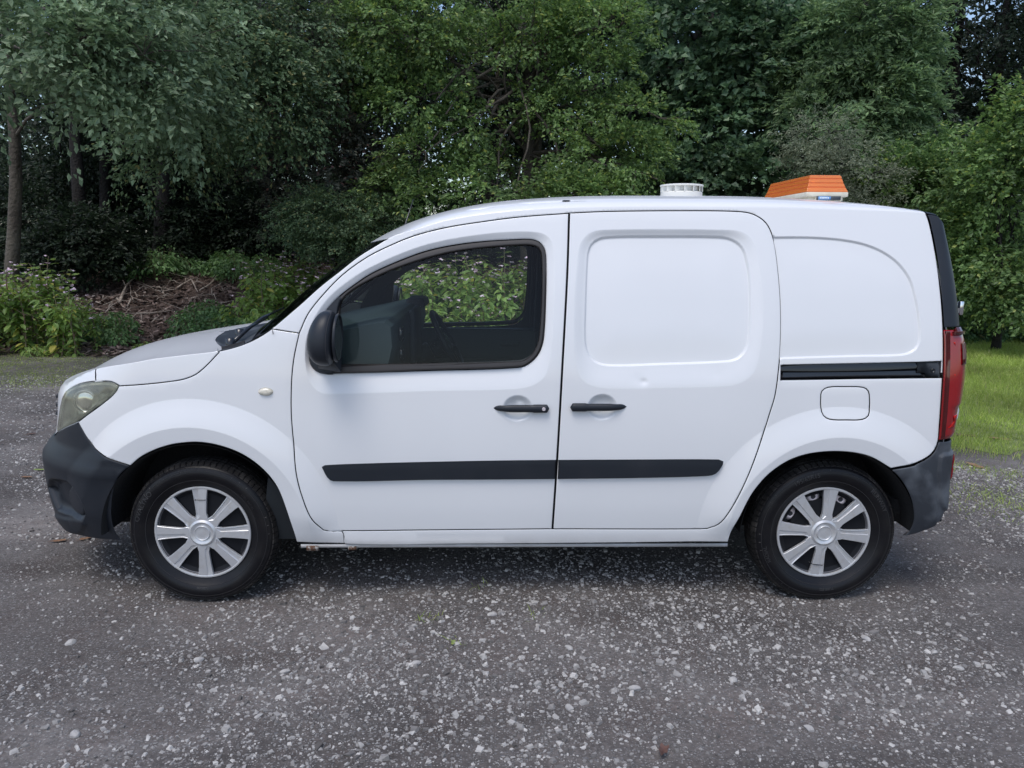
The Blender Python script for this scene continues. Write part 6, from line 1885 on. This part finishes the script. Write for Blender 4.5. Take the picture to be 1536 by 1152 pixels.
for pl in (protos, lows):
    for k, o in enumerate(pl):
        if (id(pl), k) not in used_p:
            for ch in list(o.children): bpy.data.objects.remove(ch)
            bpy.data.objects.remove(o)

# ------------------------------------------------------------------ mulch, sticks, fallen leaves
def mulch():
    n = 16000
    x = rng.uniform(-9.5, 0.0, n * 2); y = rng.uniform(6.0, 12.5, n * 2)
    ok = (fbm(np.stack([x, y], -1), 1.7, 4) + rng.normal(0, .4, n * 2) > -0.5) & (y > 6.9 + 0.3 * np.sin(x * 1.7) - 0.5 * rng.random(n * 2)); x, y = x[ok][:n], y[ok][:n]; n = len(x)
    a = rng.uniform(0, 6.28, n); L = rng.uniform(0.02, 0.085, n); w = L * rng.uniform(0.2, 0.6, n)
    d = np.stack([np.cos(a), np.sin(a), rng.normal(0, .35, n)], -1); s = np.stack([-np.sin(a), np.cos(a), rng.normal(0, .4, n)], -1)
    P = np.stack([x, y, gz(x, y) + 0.012 + 0.035 * rng.random(n)], -1)
    V = np.stack([P - d * L[:, None], P + s * w[:, None], P + d * L[:, None], P - s * w[:, None], P + [0, 0, 0.006]], 1).reshape(-1, 3)
    T = np.array([(0, 1, 4), (1, 2, 4), (2, 3, 4), (3, 0, 4)])
    F = (T[None] + (np.arange(n) * 5)[:, None, None]).reshape(-1, 3)
    m = leaf_mat("mulch_chip", (0.045, 0.028, 0.022), (0.26, 0.19, 0.165), 0.02, 0.8, (0.42, 0.35, 0.30))
    tag(numpy_mesh("mulch", V, F, m), "brown bark mulch and leaf litter on the bank", kind='stuff')
mulch()
def stick(pts, r, label, group=None, forks=0):
    o = tag(empty("fallen_branch", tuple(pts[0])), label, "branch", group)
    b = np.array(pts[0]); s = MB()
    n = max(6, len(pts) * 4)
    P = catmull([tuple(p[:2]) for p in pts], 0.05, False); Z = np.interp(np.linspace(0, 1, len(P)), np.linspace(0, 1, len(pts)), [p[2] for p in pts])
    Q = [np.array([p[0], p[1], z]) - b for p, z in zip(P, Z)]
    s.tube(Q, [r * (1 - 0.6 * i / len(Q)) for i in range(len(Q))], 7)
    s.ob("branch", M['twig'], o)
    for k in range(forks):
        i = int(len(Q) * rng.uniform(0.3, 0.8)); a = Q[i]; d = rng.normal(0, 1, 3) * [0.25, 0.15, 0.08] + [0, 0, 0.05]
        MB().tube([a, a + d * 0.6, a + d * 1.1 + [0, 0, 0.02]], [r * 0.5, r * 0.35, r * 0.15], 5).ob("twig", M['twig'], o)
    return o
def on_bank(u, v, dz=0.055):
    p = ground_hit(u, v); return np.array([p[0], p[1], p[2] + dz])
stick([on_bank(180, 458), on_bank(190, 440, 0.06), on_bank(203, 425, 0.12)], 0.030, "pale thick stick leaning up on the mulch right of the left balsam clump", forks=1)
stick([on_bank(176, 452), on_bank(186, 462, 0.02), on_bank(196, 471)], 0.020, "short pale stick lying below the leaning stick", forks=1)
stick([on_bank(266, 436, 0.05), on_bank(280, 428, 0.12), on_bank(297, 441, 0.04)], 0.020, "bent pale stick arching over the nettle patch", forks=1)
stick([on_bank(300, 440), on_bank(315, 430, 0.1), on_bank(332, 420, 0.2)], 0.019, "pale stick rising at the right of the nettle patch", forks=0)
stick([on_bank(205, 475), on_bank(230, 474), on_bank(262, 470)], 0.017, "long thin stick lying level on the mulch below the nettles", forks=2)
stick([on_bank(120, 510), on_bank(150, 507), on_bank(172, 502)], 0.030, "dark log-like branch lying at the foot of the left balsam clump", forks=1)
for i in range(48):
    u, v = rng.uniform(140, 350), rng.uniform(425, 492)
    du, dv = rng.uniform(-22, 22), rng.uniform(-8, 8)
    stick([on_bank(u, v), on_bank(u + du * 0.5, v + dv * 0.5 + rng.uniform(-2, 2), rng.uniform(0.06, 0.14)), on_bank(u + du, v + dv)], rng.uniform(0.007, 0.014), "thin bare twig scattered on the brown mulch bank", "thin twigs on the mulch bank", forks=1)
M['dead_leaf'] = mat("dead_leaf", (0.20, 0.105, 0.055), 0.7, vary=(30, (0.30, 0.19, 0.11), 0.4, 0.65))
M['dead_leaf2'] = mat("brown_leaf", (0.10, 0.050, 0.038), 0.6, vary=(40, (0.17, 0.09, 0.07), 0.4, 0.65))
M['green_leaf'] = mat("fallen_green_leaf", (0.20, 0.28, 0.07), 0.6, vary=(30, (0.30, 0.32, 0.10), 0.4, 0.65))
def fallen_leaf(u, v, L, m_, label, curl=0.25, lobes_=0):
    p = ground_hit(u, v); o = MB(); n = 14
    a0 = rng.uniform(0, 6.28)
    ring = []
    for i in range(n):
        t = 2 * math.pi * i / n
        r = L * (0.5 + 0.18 * math.cos(2 * t)) * (1 + (0.22 * math.cos(5 * t) if lobes_ else 0.05 * math.cos(7 * t)))
        x, y = r * math.cos(t), r * 0.75 * math.sin(t)
        ring.append((x * math.cos(a0) - y * math.sin(a0), x * math.sin(a0) + y * math.cos(a0), 0.006 + curl * (abs(y) ** 1.5) / L ** 0.5 + curl * 0.4 * max(0, x) + rng.uniform(0, 0.15) * L * curl))
    mid = (0, 0, 0.007)
    o.add([mid] + ring, [(0, 1 + i, 1 + (i + 1) % n) for i in range(n)])
    o.tube([(ring[n // 2][0], ring[n // 2][1], ring[n // 2][2]), (ring[n // 2][0] * 1.5, ring[n // 2][1] * 1.5, 0.004)], [0.0012, 0.0008], 4)
    ob = o.ob("fallen_leaf", M[m_], None, smooth=False); ob.location = (p[0], p[1], p[2])
    tag(ob, label, "leaf")
fallen_leaf(88, 813, 0.055, 'dead_leaf', "orange-brown leaf on the gravel below the front bumper, the left one of two", lobes_=1)
fallen_leaf(131, 809, 0.060, 'dead_leaf', "tan leaf on the gravel below the front bumper, the right one of two", lobes_=1)
fallen_leaf(58, 706, 0.050, 'green_leaf', "yellow-green leaf on the gravel level with the bumper's top edge")
fallen_leaf(40, 717, 0.055, 'dead_leaf', "pale tan leaf on the gravel just left of the front bumper", lobes_=1)
fallen_leaf(995, 1131, 0.050, 'dead_leaf2', "curled dark brown leaf on the gravel near the bottom edge", 0.9, 1)
fallen_leaf(680, 966, 0.028, 'green_leaf', "small green leaf on the gravel in front of the sill")
fallen_leaf(1462, 700, 0.10, 'dead_leaf', "tan leaf where the gravel meets the lawn", lobes_=1)
fallen_leaf(1448, 655, 0.13, 'dead_leaf2', "dark dead leaf lying on the lawn closest to the tail light")
fallen_leaf(1500, 660, 0.11, 'dead_leaf', "brown dead leaf lying on the lawn nearer the right edge", lobes_=1)
fallen_leaf(47, 652, 0.05, 'dead_leaf2', "dark brown leaf on the gravel left of the headlight")
# a few bigger stones one can point at
def big_stone(u, v, s, label):
    p = ground_hit(u, v)
    bm = bmesh.new(); bmesh.ops.create_icosphere(bm, subdivisions=2, radius=1)
    dirs = unit(rng.normal(0, 1, (7, 3))); offs = rng.uniform(0.55, 0.8, 7)
    for vtx in bm.verts:
        c = np.array(vtx.co)
        for d_, o_ in zip(dirs, offs):
            k = c.dot(d_)
            if k > o_: c = c - d_ * (k - o_)
        vtx.co = Vector(c * [s, s * 0.72, s * 0.48])
    me = bpy.data.meshes.new("stone"); bm.to_mesh(me); bm.free(); me.materials.append(M['stone_big'])
    o = link(bpy.data.objects.new("stone", me)); o.location = (p[0], p[1], p[2] + s * 0.14); o.rotation_euler = (0, 0, rng.uniform(0, 6.28))
    tag(o, label, "stone")
import bmesh
M['stone_big'] = mat("pale_stone", (0.42, 0.405, 0.385), 0.85, bump=(80, 0.6, 0.004), vary=(30, (0.30, 0.29, 0.29), 0.4, 0.65))
for u, v, s, lab in ((740, 922, 0.022, "pale stone on the gravel below the gap between the doors"), (106, 965, 0.025, "pale flat stone in the lower left, left of the front wheel"),
                     (298, 991, 0.022, "long pale pebble on the gravel below the front wheel"), (111, 1103, 0.024, "pale stone near the bottom left corner"),
                     (428, 1009, 0.020, "pale angular stone between the front wheel and the bottom edge"), (624, 996, 0.020, "rounded pale stone left of the picture's middle, halfway down the gravel"),
                     (853, 973, 0.020, "grey rounded stone on the gravel below the sliding door"), (855, 1063, 0.021, "pale stone near the bottom edge right of the picture's middle"),
                     (952, 1034, 0.024, "flat pale grey stone set level in the gravel above the curled leaf"), (1051, 941, 0.021, "pale stone on the gravel just left of the rear wheel's foot"),
                     (1099, 1022, 0.024, "cream-coloured stone below and left of the rear wheel"), (1298, 959, 0.024, "dark grey stone on the gravel below the rear wheel"),
                     (1401, 979, 0.018, "small cream stone right of the rear wheel, halfway down the gravel"), (1437, 1003, 0.022, "rounded grey stone at the right, below the rear bumper"),
                     (1214, 1094, 0.022, "pale chip of stone near the bottom right")):
    big_stone(u, v, s, lab)
print("foliage triangles about", NTRI[0])
